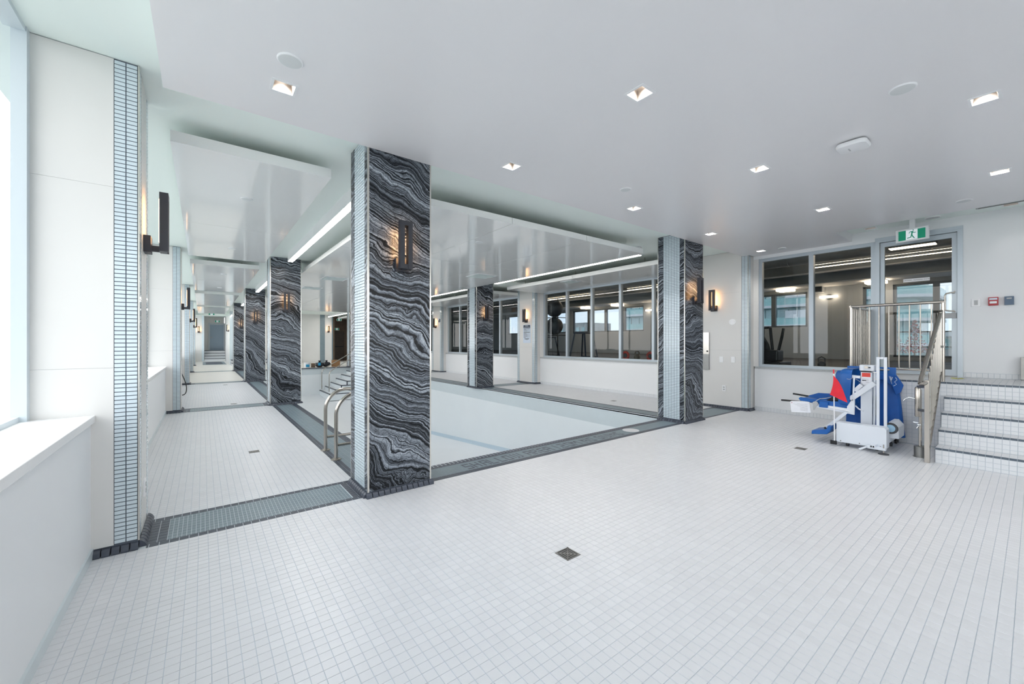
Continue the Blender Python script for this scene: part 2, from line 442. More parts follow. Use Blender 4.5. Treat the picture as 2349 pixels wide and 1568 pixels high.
def holed(x0, x1, y0, y1, z, holes, mb=None, th=0.0):
    """flat sheet facing down with rectangular holes"""
    mb = mb or MB()
    xs = sorted({x0, x1, *[h[0] for h in holes], *[h[1] for h in holes]}); xs = [x for x in xs if x0 <= x <= x1]
    ys = sorted({y0, y1, *[h[2] for h in holes], *[h[3] for h in holes]}); ys = [y for y in ys if y0 <= y <= y1]
    for a, b in zip(xs, xs[1:]):
        for c, d in zip(ys, ys[1:]):
            mx, my = (a + b) / 2, (c + d) / 2
            if any(h[0] < mx < h[1] and h[2] < my < h[3] for h in holes): continue
            mb.quad((a, c, z), (a, d, z), (b, d, z), (b, c, z))
    return mb
# ================================================================== the setting
XL, XPL, XPR, XR = -0.558, -0.333, 8.5, 8.745
ZC, ZS, DY, R0 = 3.19, 3.06, 6.42, 3.55
P = 0.0525
# ---- floor
fl = MB()
fl.box(XL - .05, XR + .05, -4.2, 3.58, -0.3, -0.002)
fl.box(XL - .05, 1.18, 3.58, 23.3, -0.3, -0.002)
fl.box(7.0, XR + .05, 3.58, 23.3, -0.3, -0.002)
floor = struct('floor', fl, 'grout', 'off-white square mosaic tile floor around the empty pool')
def not_stairs(c):
    x, y = (c[0] + c[1]) / 2, (c[2] + c[3]) / 2
    return not ((x > 6.58 and y < 0.70) or (x > 7.5 and y < 1.76))
ZA, UX, UY, UZ = (0, 0, -0.002), (1, 0, 0), (0, 1, 0), (0, 0, 1)
near = [c for c in grid(XL, XR, -1.6, 3.58, P, P, 0.0024, -0.233, 3.58) if not_stairs(c)]
def seen(c):
    p = project((c[0] + c[1]) / 2, (c[2] + c[3]) / 2, 0)
    if p and 4 < p[0] < 2345 and p[1] < 1566: return p[2]
    return 1e6 + abs(c[0]) + abs(c[2])
near.sort(key=seen)
tiles(floor, 'floor_tile', near, ZA, UX, UY, UZ, 0.002, 'tile_white', single=300)
far = []
for k in range(3):
    y0, y1 = 4.12 + DY * k, R0 + .03 + DY * (k + 1)
    if k < 2: far += grid(XL, 1.18, y0, y1, P, P, 0.0024, -0.233, 3.58)
    if k < 2: far += grid(7.0, XR, y0, y1, P, P, 0.0024, -0.233, 3.58)
link('corridor_tile_field', fast_mesh('corridor_tile_field', tile_field(far, ZA, UX, UY, UZ, 0.002), 'tile_white'), floor, kind='stuff')
ff = MB()
ff.box(XL, 1.18, 4.12 + DY * 2, 23.3, -0.002, 0); ff.box(7.0, XR, 4.12 + DY * 2, 23.3, -0.002, 0)
ff.box(XL, XR, -4.2, -1.6, -0.002, 0)
ff.build('far_floor_tiling', 'tile_far', floor)
B(XL, XR, 23.3, 37.0, -0.3, 0).build('far_floor_slab', 'tile_far', floor)
# dark bordered cross strips between wall pilasters and columns
def strip_cells(x0, x1, y0, y1):
    dark, teal = [], []
    for (a, b) in ((y0, y0 + .03), (y0 + .03, y0 + .06), (y1 - .06, y1 - .03), (y1 - .03, y1)):
        dark += [(u0, u1, a + .0015, b - .0015) for u0, u1, _, _ in grid(x0, x1, 0, 1, P, 1, 0.003, -0.233, 0)]
    e = 2 * P
    for xa, xb in ((x0, x0 + e), (x1 - e, x1)):
        dark += grid(xa, xb, y0 + .06, y1 - .06, P, P, 0.003, xa, y0 + .06)
    teal = grid(x0 + e, x1 - e, y0 + .06, y1 - .06, P / 2, P, 0.003, x0 + e, y0 + .06)
    return dark, teal
for k in range(4):
    y0, y1 = 3.58 + DY * k, 4.12 + DY * k
    for j, (xa, xb) in enumerate(((-0.30, 1.15), (6.95, 8.47))):
        d, t = strip_cells(xa, xb, y0, y1)
        if k == 0 or True:
            B(xa - .03, xb + .03, y0, y1, -0.3, -0.0018).build('strip_bed', 'grout_light', floor)
        big = 300 if (k == 0 and j == 0) else 0
        if k < 2:
            tiles(floor, 'border_tile', d, ZA, UX, UY, UZ, 0.0022, 'tile_dark', single=big)
            tiles(floor, 'insert_tile', t, ZA, UX, UY, UZ, 0.0022, 'tile_teal', single=big)
        else:
            B(xa, xb, y0, y1, -0.002, 0.0006).build('border_strip', 'tile_dark', floor)
            B(xa + .1, xb - .1, y0 + .06, y1 - .06, 0.0, 0.0012).build('insert_strip', 'tile_teal', floor)
# ---- pool
pool = thing('swimming_pool', 'empty white swimming pool basin edged with dark mosaic gutter', 'pool', (4.1, 4.05, 0))
def wpart(mb, name, mt, **k):
    for i, p in enumerate(mb.v): mb.v[i] = (p[0] - 4.1, p[1] - 4.05, p[2])
    return mb.build(name, mt, pool, **k)
PX0, PX1, PY0, PY1 = 1.65, 6.55, 4.05, 23.0
FZ = ((4.05, -1.28), (13.5, -1.95), (23.0, -1.40))
for nm, b in (('basin_wall', (PX0 - .3, PX0, PY0, PY1)), ('basin_wall', (PX1, PX1 + .3, PY0, PY1)), ('basin_wall', (PX0 - .3, PX1 + .3, PY0 - .3, PY0)), ('basin_wall', (PX0 - .3, PX1 + .3, PY1, PY1 + .3))):
    wpart(B(b[0], b[1], b[2], b[3], -2.2, -0.012), nm, 'pool_wall')
for b in ((PX0, PX0 + .004, PY0, PY1), (PX1 - .004, PX1, PY0, PY1), (PX0, PX1, PY0, PY0 + .004), (PX0, PX1, PY1 - .004, PY1)):
    wpart(B(b[0], b[1], b[2], b[3], -0.345, -0.03), 'waterline_band', 'pool_band')
m = MB()
for (ya, za), (yb, zb) in zip(FZ, FZ[1:]): m.prism([(PX0, ya, za), (PX1, ya, za), (PX1, ya, za - .2), (PX0, ya, za - .2)], (0, yb - ya, zb - za))
wpart(m, 'basin_floor', 'pool_floor')
m = MB()
for (ya, za), (yb, zb) in zip(FZ, FZ[1:]): m.prism([(PX1 - .004, ya, za), (PX1 - .09, ya, za), (PX1 - .09, ya, za + .005), (PX1 - .03, ya, za + .02), (PX1 - .004, ya, za + .09)], (0, yb - ya, zb - za))
wpart(m, 'floor_cove', 'pool_line')
# gutter beds
for b in ((1.741, 6.35, 3.58, 4.05), (1.18, 1.65, 4.05, 23.3), (6.55, 7.0, 4.05, 23.3), (1.65, 6.55, 23.0, 23.3), (1.15, 1.741, 3.58, 4.05), (6.35, 6.98, 3.58, 4.05)):
    wpart(B(b[0], b[1], b[2], b[3], -0.3, -0.0021), 'gutter_bed', 'grout_light')
OFF = (-4.1, -4.05, -0.0022)
def off(cells): return [c for c in cells]
d1 = [(a, b, c + .0015, d - .0015) for (c, d) in ((3.585, 3.625), (3.625, 3.665)) for a, b, _, _ in grid(1.741, 6.35, 0, 1, P, 1, .003, -0.233, 0)]
tiles(pool, 'border_tile', d1, OFF, UX, UY, UZ, 0.0022, 'tile_dark', single=180, sort=lambda c: c[0])
inner = [(a, b, 3.93, 3.975) for a, b, _, _ in grid(1.741, 6.35, 0, 1, P, 1, .003, -0.233, 0)]
tiles(pool, 'inner_border_tile', inner, OFF, UX, UY, UZ, 0.0022, 'tile_dark')
# mosaic lettering of the depth warning
FONT = {'S': ('111', '100', '111', '001', '111'), 'H': ('101', '101', '111', '101', '101'), 'A': ('111', '101', '111', '101', '101'),
        'L': ('100', '100', '100', '100', '111'), 'O': ('111', '101', '101', '101', '111'), 'W': ('10101', '10101', '10101', '10101', '01010'),
        'R': ('111', '101', '110', '101', '101'), 'E': ('111', '100', '111', '100', '111'), '1': ('1', '1', '1', '1', '1'), '.': ('0', '0', '0', '0', '1'),
        '2': ('111', '001', '111', '100', '111'), '0': ('111', '101', '101', '101', '111'), 'M': ('10001', '11011', '10101', '10001', '10001'),
        'N': ('1001', '1101', '1011', '1001', '1001'), 'D': ('110', '101', '101', '101', '110'), 'I': ('1', '1', '1', '1', '1'), 'V': ('101', '101', '101', '101', '010'),
        'G': ('111', '100', '101', '101', '111'), ' ': ('00',) * 5}
msg = 'SHALLOW AREA 1.20M NO DIVING'
def glyph(ch):
    """stretch the small pattern so that the strokes get thinner than the gaps"""
    wide = {1: (0,), 2: (0, 1), 3: (0, 1, 1, 1, 2), 4: (0, 1, 1, 2, 2, 3), 5: (0, 1, 1, 2, 3, 3, 4)}
    g = FONT[ch]; g = [g[r] for r in (0, 1, 1, 2, 3, 3, 4)]
    return [[int(row[c]) for c in wide[len(row)]] for row in g]
GL = {c: glyph(c) for c in set(msg)}
ncol = sum(len(GL[ch][0]) + 1.5 for ch in msg)
cw = (5.02 - 2.26) / ncol * .985
TX0 = 2.26
ink = {}; gx = 0
for ci, ch in enumerate(msg):
    for r in range(7):
        for q, bit in enumerate(GL[ch][r]):
            if bit: ink[(gx + q, r)] = ci
    gx += len(GL[ch][0]) + (2 if ci % 2 else 1)
teal, letter = [], {}
n0 = math.floor((1.741 - TX0) / cw); n1 = math.ceil((6.35 - TX0) / cw)
NR = 10; rh = (3.927 - 3.668) / NR
for i in range(n0, n1):
    a, b = max(1.741, TX0 + i * cw), min(6.35, TX0 + (i + 1) * cw)
    if b - a < .006: continue
    for r in range(NR):
        c, d = 3.668 + r * rh, 3.668 + (r + 1) * rh
        k = (i, 7 - r)
        (letter.setdefault(ink[k], []) if k in ink else teal).append((a + .0009, b - .0009, c + .0009, d - .0009))
tiles(pool, 'gutter_tile', teal, OFF, UX, UY, UZ, 0.0022, 'tile_teal')
for ci in sorted(letter):
    link('depth_letter', fast_mesh('depth_letter', tile_field(letter[ci], OFF, UX, UY, UZ, 0.0024), 'tile_dark'), pool, kind='stuff', label='dark mosaic letter of SHALLOW AREA 1.20M NO DIVING')
m = MB().lathe((5.23 - 4.1, 3.80 - 4.05, 0), [(.125, 0), (.125, .003)], 32); o = m.build('no_diving_disc', 'tile_white', pool)
# side gutters (stuff) and nosing
for (xa, xb, s) in ((1.18, 1.65, 1), (7.0, 6.55, -1)):
    def seg(a, b): return tuple(sorted((xa + s * a, xa + s * b)))
    dk, te = [], []
    for a, b in ((0, .04), (.04, .08), (.365, .41)):
        u = seg(a, b); dk += [(u[0] + .0015, u[1] - .0015, c, d) for _, _, c, d in grid(0, 1, 4.05, 16.0, 1, P, .003, 0, 3.58)]
    for i in range(5):
        u = seg(.08 + i * .057, .08 + (i + 1) * .057); te += [(u[0] + .0015, u[1] - .0015, c, d) for _, _, c, d in grid(0, 1, 4.05, 16.0, 1, P / 2, .002, 0, 3.58)]
    tiles(pool, 'gutter_border', dk, OFF, UX, UY, UZ, 0.0022, 'tile_dark')
    tiles(pool, 'gutter_mosaic', te, OFF, UX, UY, UZ, 0.0022, 'tile_teal')
    u = seg(.08, .365); wpart(B(u[0], u[1], 16.0, 23.3, -.002, 0), 'far_gutter_strip', 'tile_teal')
    for q in ((0, .08), (.365, .41)):
        u = seg(*q); wpart(B(u[0], u[1], 16.0, 23.3, -.002, 0.0003), 'far_gutter_edge', 'tile_dark')
nz_ = MB()
def nosing(mb, a, b, inward, n):
    a, b, w = Vector(a), Vector(b), Vector(inward)
    L = (b - a); 
    for i in range(n):
        p = a + L * (i / n) + L * (0.14 / n); d = L * (0.72 / n)
        z = Vector((0, 0, 1))
        mb.prism([p - w * .07 - z * .006, p - w * .07 + z * .001, p - w * .012 + z * .001, p - z * .012, p - z * .03, p - w * .01 - z * .03], d)
nosing(nz_, (1.741, 4.05, 0), (6.35, 4.05, 0), (0, 1, 0), 92)
nosing(nz_, (1.65, 4.05, 0), (1.65, 16, 0), (1, 0, 0), 230)
nosing(nz_, (6.55, 4.05, 0), (6.55, 23, 0), (-1, 0, 0), 360)
o = wpart(nz_, 'nosing_tile_field', 'tile_dark'); o['kind'] = 'stuff'
wpart(B(1.60, 1.655, 16, 23.3, -.03, .0004), 'far_nosing', 'tile_dark')
wpart(B(1.65, 6.55, 22.94, 23.3, -.03, .0004), 'end_nosing', 'tile_dark')

# ---- ceilings
up = B(-0.95, 9.0, -4.3, 37.2, ZC + .11, ZC + .2)
holed(-0.95, 9.0, -4.3, 37.2, ZC, [(8.458, 8.582, 1.558, 1.682), (8.458, 8.582, .138, .262)], up)
struct('ceiling', up, 'ceiling_paint', 'pale upper ceiling above the hanging panels', fix=False)
DL = [(0.43, 0.217), (0.43, 1.65), (0.43, 3.06), (2.37, 0.217), (2.37, 1.65), (2.37, 3.09), (4.33, 0.217), (4.33, 1.65), (4.35, 3.11),
      (6.315, 0.217), (6.305, 1.66), (6.33, 3.11), (8.255, 3.12)]
hw = 0.062
holes = [(x - hw, x + hw, y - hw, y + hw) for x, y in DL]
sf = MB()
holed(-0.21, 7.79, -4.15, R0, ZS, [h for h in holes if h[1] < 7.79], sf)
holed(7.79, XR, 1.90, 3.42, ZS, [h for h in holes if h[0] > 7.79], sf)
holed(7.79, XPR, 3.42, R0, ZS, [], sf)
for (a, b) in (((-.21, -4.15), (-.21, R0)), ((-.21, R0), (XPR, R0)), ((7.79, -4.15), (7.79, 1.90)), ((7.79, 1.90), (XR, 1.90))):
    sf.quad((a[0], a[1], ZS), (b[0], b[1], ZS), (b[0], b[1], ZC), (a[0], a[1], ZC))
struct('ceiling', sf, 'ceiling_gloss', 'smooth grey-white dropped ceiling over the near tiled deck', fix=False)
struct('trim_1', B(8.40, 8.45, -2.0, 0.50, ZC - .006, ZC), 'plastic_grey', 'slim linear air slot in the raised ceiling by the door')
B(8.41, 8.44, -1.98, 0.48, ZC - .007, ZC - .005).build('slot_opening', 'plastic_black', bpy.data.objects['trim_1'])

def ceiling_panel(x0, x1, y0, y1, z, th, cx, cy, label, gap=0.006, gloss='panel_gloss'):
    r = thing('ceiling_panel', label, 'ceiling panel', ((x0 + x1) / 2, (y0 + y1) / 2, z), group='hanging ceiling panels')
    xs = [x0] + cx + [x1]; ys = [y0] + cy + [y1]; ox, oy = r.location[0], r.location[1]
    for a, b in zip(xs, xs[1:]):
        for c, d in zip(ys, ys[1:]):
            B(a - ox + gap / 2 * (a != x0), b - ox - gap / 2 * (b != x1), c - oy + gap / 2 * (c != y0), d - oy - gap / 2 * (d != y1), 0, th).build('panel_section', gloss, r)
    B(x0 - ox + .02, x1 - ox - .02, y0 - oy + .02, y1 - oy - .02, .012, th - .004).build('panel_core', 'plastic_grey', r)
    m = MB()
    for a in (x0 + .3, x1 - .3):
        for c in (y0 + .5, (y0 + y1) / 2, y1 - .5): m.cyl((a - ox, c - oy, th), (a - ox, c - oy, ZC - z + .01), .008, 8)
    m.build('hanger_rods', 'steel', r)
    return r
ordn = ['nearest', 'second', 'third', 'fourth', 'fifth']
for k in range(4):
    ya, yb = 4.30 + DY * k, 9.74 + DY * k
    ceiling_panel(-0.21, 1.02, ya, yb, 3.0, .092, [], [ya + 2.74], f'{ordn[k]} hanging white ceiling panel above the left window corridor')
    ceiling_panel(7.30, XR, ya + (.36 if k == 0 else 0), yb, 2.935, .092, [], [ya + 2.74], f'{ordn[k]} hanging white ceiling panel above the right corridor by the gym windows')
ceiling_panel(1.82, 6.28, 4.30, 22.5, 2.95, .085, [3.31, 4.79], [7.04, 10.1, 13.46, 16.5, 19.8], 'long wide hanging white ceiling panel above the pool')
# ---- left window wall
def cove_line(parent, a, b, n, w, mt, single, name='base_tile', h=.043, t=.036, gap=.1):
    """quarter-round skirting tiles from a to b, bulging towards n"""
    a, b, nn = Vector(a), Vector(b), Vector(n); L = b - a; q = max(1, round(L.length / w)); z = Vector((0, 0, 1)); mb = MB()
    for i in range(q):
        p = a + L * (i / q) + L * (gap / 2 / q) * (0.045 / w * 1.6); d = L / q * (1 - gap * (0.045 / w * 1.6))
        prof = [p, p + nn * t, p + nn * t * .98 + z * h * .18, p + nn * t * .72 + z * h * .62, p + nn * t * .35 + z * h * .92, p + z * h]
        (MB() if single else mb).prism(prof, d) if not single else MB().prism(prof, d).build(name, mt, parent)
    if not single: mb.build(name + '_field', mt, parent, kind='stuff')
def bay_left(y0, y1, idx, lab):
    struct('wall_left', B(-0.98, XL, y0, y1, 0, 0.85), 'wall_paint', f'low white wall under the {lab} left window')
    s = struct(f'trim_{10 + idx}', B(-0.92, -0.539, y0, y1, 0.852, 0.897), 'sill_stone', f'white stone sill of the {lab} left window', bevel=.003)
    struct('baseboard_left', B(XL, XL + .012, y0, y1, 0, 0.06), 'pool_band')
    w = thing(f'window_{1 + idx}', f'tall bright {lab} window along the left wall', None, (-0.9, (y0 + y1) / 2, .897), kind='structure')
    fr = MB(); L = (y1 - y0) / 2; Z0, Z1 = 0.0, ZC - .897
    fr.box(.028, .09, -L, -L + .05, Z0, Z1); fr.box(.028, .09, L - .05, L, Z0, Z1)
    fr.box(.0, .06, -L + .05, L - .05, Z0, Z0 + .03); fr.box(.0, .085, -L + .05, L - .05, Z1 - .03, Z1)
    fr.build('window_frame', 'frame_white', w)
    n = 4; 
    for i in range(1, n):
        y = -L + 2 * L * i / n
        B(-.03, .05, y - .03, y + .03, Z0 + .03, Z1 - .03).build('mullion', 'frame_white', w)
    for i in range(n):
        ya, yb = -L + 2 * L * i / n + (.05 if i == 0 else .03), -L + 2 * L * (i + 1) / n - (.05 if i == n - 1 else .03)
        MB().quad((.03, ya, Z0 + .03), (.03, yb, Z0 + .03), (.03, yb, Z1 - .03), (.03, ya, Z1 - .03)).build('pane', 'glass_clear', w)
bay_left(-4.1, 3.62, 0, 'nearest')
for k in range(5): bay_left(4.17 + DY * k, 3.62 + DY * (k + 1), k + 1, ['second', 'third', 'fourth', 'fifth', 'farthest'][k])
struct('wall_left', B(-0.98, XL, 35.72, 37.0, 0, ZC), 'wall_beige')
struct('trim_3', B(-1.2, -0.95, -4.3, 37.2, ZC + .05, ZC + .3), 'ceiling_paint', 'unseen roof edge added above the left windows to limit the sun')  # unseen overhang, added and sized to bound the sun patch on the sills

# ---- pilasters
MP, MV = 0.0566, 0.0265
def pilaster(x, s, y0, y1, xb, label, single=0, cove_single=False, panels=(1.194, 2.358)):
    """x: face towards the hall, s: +1 when that face looks to +X; xb: back"""
    r = thing('pilaster', label, 'pilaster', (x, y0, 0), group='tiled wall pilasters')
    D = y1 - y0; Wd = abs(xb - x); e = 0.006
    B(min(-s * e, -s * Wd), max(-s * e, -s * Wd), e, D - .001, 0, ZC - .001 if s > 0 else ZC - .002).build('core', 'grout_dark', r)
    zz = [0.05] + list(panels) + [ZC - .004]
    nrow = int((ZC - .06) / MV)
    for za, zb in zip(zz, zz[1:]):                                  # large pale panels
        B(*sorted((-s * .122, -s * Wd)), 0, e, za + .0006, zb - .0006).build('wall_panel', 'wall_beige', r)
        B(*sorted((0, -s * e)), .127, D - .127, za + .0006, zb - .0006).build('wall_panel', 'wall_beige', r)
    cells = grid(.008, .008 + 2 * MP, .055, .055 + nrow * MV, MP, MV, .0045, .008, .055)
    tiles(r, 'mosaic_tile', cells, (0, e, 0), (-s, 0, 0), UZ, (0, -1, 0), 0.005, 'tile_mosaic', single=single)
    c2 = grid(.010, .010 + 2 * MP, .055, .055 + nrow * MV, MP, MV, .0045, .010, .055) + grid(D - .006 - 2 * MP, D - .006, .055, .055 + nrow * MV, MP, MV, .0045, D - .006, .055)
    tiles(r, 'side_mosaic', c2, (-s * e, 0, 0), UY, UZ, (s, 0, 0), 0.005, 'tile_mosaic')
    B(*sorted((0.002 * s, -s * .007)), -.002, .007, .05, ZC - .004).build('metal_trim', 'trim_metal', r)
    cove_line(r, (0, 0, 0), (-s * (.222 if s > 0 else .242), 0, 0), (0, -1, 0), .047, 'tile_dark', cove_single)
    cove_line(r, (0, 0, 0), (0, D, 0), (s, 0, 0), .0525, 'tile_dark', False, 'side_base_tile')
    return r
for k in range(5):
    pilaster(XPL, 1, 3.62 + DY * k, 4.17 + DY * k, -0.868, f'{ordn[k]} pale pilaster with white mosaic stripes on the left window wall', single=240 if k == 0 else 0, cove_single=(k == 0))
for k in range(4):
    pilaster(XPR, -1, 3.44 + DY * k, (4.34 if k else 4.60) + DY * k, XR + .1, f'{ordn[k]} pale pilaster with mosaic edges on the right gym wall')

# ---- free-standing columns
def column(cx, k, label, cove_single=False):
    r = thing('column', label, 'column', (cx, R0 + DY * k, 0), group='black marble columns')
    w, d, Hc = 0.30, 0.50, ZC - .001
    B(-w + .006, w - .006, .006, d - .006, 0, Hc).build('core', 'grout_dark', r)
    B(-w + .012, w - .012, 0, .006, .05, Hc).build('marble_panel', 'marble', r)
    B(-w + .012, w - .012, d - .006, d, .05, Hc).build('marble_panel', 'marble', r)
    for s in (-1, 1):
        xa, xb = sorted((s * w, s * (w - .006)))
        B(xa, xb, .012, .088, .05, Hc).build('marble_strip', 'marble', r)
        B(xa, xb, .398, d - .012, .05, Hc).build('marble_strip', 'marble', r)
        nrow = int((Hc - .06) / MV)
        cells = grid(.091, .395, .055, .055 + nrow * MV, .304 / 6, MV, .0045, .091, .055)
        tiles(r, 'mosaic_tile', cells, (s * (w - .006), 0, 0), UY, UZ, (s, 0, 0), .005, 'tile_mosaic')
        for yy in (-.002, d - .012):
            B(*sorted((s * (w + .002), s * (w - .012))), yy, yy + .014, .045, Hc).build('metal_trim', 'trim_metal', r)
        cove_line(r, (s * w, 0, 0), (s * w, d, 0), (s, 0, 0), .0525, 'tile_dark', cove_single and s < 0)
    cove_line(r, (-w - .02, 0, 0), (w + .02, 0, 0), (0, -1, 0), .0525, 'tile_dark', cove_single)
    return r
CL, CR = 1.442, 6.65
cl_lab = ['largest black marble column, nearest the camera', 'second black marble column along the left corridor', 'third black marble column along the left corridor', 'fourth and farthest black marble column along the left corridor']
cr_lab = ['black marble column at the right near corner of the pool', 'second black marble column on the right side of the pool', 'third black marble column on the right side of the pool', 'farthest black marble column on the right side of the pool']
for k in range(4):
    column(CL, k, cl_lab[k], k == 0); column(CR, k, cr_lab[k])

# ---- right wall with gym windows
def low_wall(y0, y1, z1=0.83): struct('wall_right', B(XR, XR + .2, y0, y1, 0, z1), 'wall_paint')
def sill_r(y0, y1, n): struct(f'trim_{n}', B(XR - .03, XR + .2, y0, y1, .832, .872), 'sill_concrete', 'grey concrete sill under the gym window')
def gym_window(n, y0, y1, cuts, z0, z1, lab):
    w = thing(f'window_{n}', lab, None, (XR + .06, (y0 + y1) / 2, z0), kind='structure'); oy = (y0 + y1) / 2; hh = z1 - z0
    f = MB(); f.box(-.045, .045, y0 - oy, y0 - oy + .06, 0, hh); f.box(-.045, .045, y1 - oy - .06, y1 - oy, 0, hh)
    f.box(-.045, .045, y0 - oy + .06, y1 - oy - .06, 0, .05); f.box(-.045, .045, y0 - oy + .06, y1 - oy - .06, hh - .06, hh)
    f.build('window_frame', 'frame_alu', w)
    e = [y0 + .06] + cuts + [y1 - .06]
    for c in cuts: B(-.05, .045, c - oy - .035, c - oy + .035, .05, hh - .06).build('mullion', 'frame_alu', w)
    for i, (a, b) in enumerate(zip(e, e[1:])):
        a += .035 if i else 0; b -= .035 if i < len(e) - 2 else 0
        MB().quad((0, a - oy, .05), (0, b - oy, .05), (0, b - oy, hh - .06), (0, a - oy, hh - .06)).build('pane', 'glass_gym', w)
low_wall(1.56, 3.42); low_wall(-4.2, 1.56, .85)
sill_r(1.60, 3.40, 20)
gym_window(10, 1.60, 3.35, [2.483], .872, 3.0, 'two-pane gym window left of the glass door')
struct('wall_right', B(XR, XR + .2, 3.35, 3.44, .872, 3.0), 'wall_beige')
struct('wall_right', B(XR, XR + .2, 0.64, 3.44, 3.0, ZC), 'wall_paint')
struct('wall_right', B(XR, XR + .2, -4.2, 0.64, .85, ZC), 'wall_paint', 'plain white wall right of the glass gym door')
for k in range(4):
    y0, y1 = (4.34 if k else 4.60) + DY * k, 3.44 + DY * (k + 1)
    low_wall(y0, y1); sill_r(y0 + .02, y1 - .02, 21 + k)
    a, b = y0 + .12, y1 - .14
    gym_window(11 + k, a, b, [b - .06 - i * .985 for i in (1, 2, 3, 4)][::-1], .872, 2.95, f'{ordn[k]} long gym window along the right corridor')
    struct('wall_right', B(XR, XR + .2, y0, a, .872, ZC), 'wall_beige'); struct('wall_right', B(XR, XR + .2, b, y1, .872, ZC), 'wall_beige')
    struct('wall_right', B(XR, XR + .2, a, b, 2.95, ZC), 'wall_paint')
for i, (y0, y1) in enumerate([(1.76, 3.42)] + [((4.36 if k else 4.62) + DY * k, 3.42 + DY * (k + 1)) for k in range(2)]):
    bb = struct('baseboard_right', B(XR - .004, XR, y0, y1, 0, .078), 'grout')
    tiles(bb, 'skirting_tile', grid(y0, y1, .002, .078, P, .076, .003, -0.233, .002), (XR - .004, 0, 0), UY, UZ, (-1, 0, 0), .004, 'tile_wall', single=31 if i == 0 else 0)
# glass door
door = thing('door_1', 'glass gym door with wide aluminium frame at the top of the steps', None, (XR + .06, 1.13, .85), kind='structure')
f = MB(); f.box(-.072, .06, -.49, -.435, 0, 2.15); f.box(-.072, .06, .418, .47, 0, 2.15); f.box(-.072, .06, -.435, .418, 2.125, 2.15); f.box(-.078, -.06, -.49, .47, 2.15, 2.20); f.build('door_frame', 'frame_alu', door)
lf = MB(); lf.box(-.03, .025, -.43, -.376, .01, 2.12); lf.box(-.03, .025, .362, .414, .01, 2.12); lf.box(-.03, .025, -.376, .362, 2.05, 2.12); lf.box(-.03, .025, -.376, .362, .01, .10)
leaf = lf.build('door_leaf', 'frame_alu', door)
MB().quad((0, -.376, .10), (0, .362, .10), (0, .362, 2.05), (0, -.376, 2.05)).build('pane', 'glass_gym', leaf)
MB().tube([(-.03, -.40, 1.235), (-.07, -.40, 1.235), (-.075, -.37, 1.235), (-.075, -.325, 1.225), (-.075, -.312, 1.20), (-.075, -.312, 1.00), (-.075, -.325, .975), (-.075, -.37, .965), (-.07, -.40, .965), (-.03, -.40, .965)], .011, 10).build('pull_handle', 'steel', leaf, smooth=True)
B(-.05, -.03, -.425, -.31, .86, .94).build('lock_plate', 'plastic_grey', leaf, bevel=.004)
MB().lathe((-.033, -.405, 1.25), [(.012, 0), (.012, -.006)], 14, 'x').build('bolt', 'steel_brushed', leaf)
MB().lathe((-.033, -.405, .955), [(.012, 0), (.012, -.006)], 14, 'x').build('bolt', 'steel_brushed', leaf)
sg = B(-.004, -.001, -.147, .147, 1.452, 1.50).build('door_sign', 'plastic_white', leaf, label='white sign reading CROSSFIT TRAINING ZONE')
tm = link('lettering', text_mesh('CROSSFIT TRAINING ZONE', .0235, 'ink'), sg); tm.location = (-.0046, 0, 1.476); tm.rotation_euler = (math.pi / 2, 0, -math.pi / 2)

# ---- steps and landing
st = thing('tiled_steps', 'white tiled steps with dark nosing rising to the gym door', 'steps', (7.52, 0.69, 0))
TR = [6.56, 6.80, 7.04, 7.28, 7.52]; RZ = .17
m = MB()
for i, x in enumerate(TR):
    xe = TR[i + 1] if i < 4 else XR
    m.box(x - 7.52, xe - 7.52 + (0.0), -3.3, 0 if i < 4 else 1.05, 0, RZ * (i + 1) - .002)
m.build('core', 'grout', st)
for i, x in enumerate(TR):
    xe = (TR[i + 1] if i < 4 else XR) - 7.52; x -= 7.52; z1 = RZ * (i + 1); z0 = RZ * i
    # risers: two and a half courses under a dark nosing
    hi = z1 - .024
    r_ = [c for c in grid(-1.0, 0, z0 + .002, hi, P, P, .003, 0, hi)]
    r_.sort(key=lambda c: -c[0])
    tiles(st, 'riser_tile', r_, (x, 0, 0), UY, UZ, (-1, 0, 0), .003, 'tile_wall', single=57)
    ns = [(a, b, hi + .0015, z1) for a, b, _, _ in grid(-1.0, 0, 0, 1, P, 1, .003, 0, 0)]; ns.sort(key=lambda c: -c[0])
    tiles(st, 'nosing_tile', ns, (x, 0, 0), UY, UZ, (-1, 0, 0), .0035, 'tile_nosing', single=19)
    td = [(a, b, c, d) for a, b, c, d in grid(x + .001, xe - .002, -1.0, 0 if i < 4 else 1.05, P, P, .003, x, 0)]
    td.sort(key=lambda c: -c[3])
    tiles(st, 'tread_tile', td, (0, 0, z1 - .002), UX, UY, UZ, .002, 'tile_white', single=60 if i < 4 else 0)
    if i < 4:
        sd_ = grid(x, xe, .0, z1, .06, P, .003, x, z1)
        tiles(st, 'side_tile', [(c[0], c[1], c[2], c[3]) for c in sd_ if c[0] < x + .03], (0, 0, 0), UX, UZ, UY, .003, 'tile_nosing')
        tiles(st, 'side_tile', [c for c in sd_ if c[0] >= x + .03], (0, 0, 0), UX, UZ, UY, .003, 'tile_wall')
fw = grid(0.0, 1.05, 0.002, .826, P, P, .003, 0, .826)
fw.sort(key=lambda c: (c[0] // .6, c[0]))
tiles(st, 'front_tile', fw, (0, 0, 0), UY, UZ, (-1, 0, 0), .003, 'tile_wall', single=176)
tiles(st, 'front_nosing', [(a, b, .8275, .85) for a, b, _, _ in grid(0, 1.05, 0, 1, P, 1, .003, 0, 0)], (0, 0, 0), UY, UZ, (-1, 0, 0), .0035, 'tile_nosing', single=20)
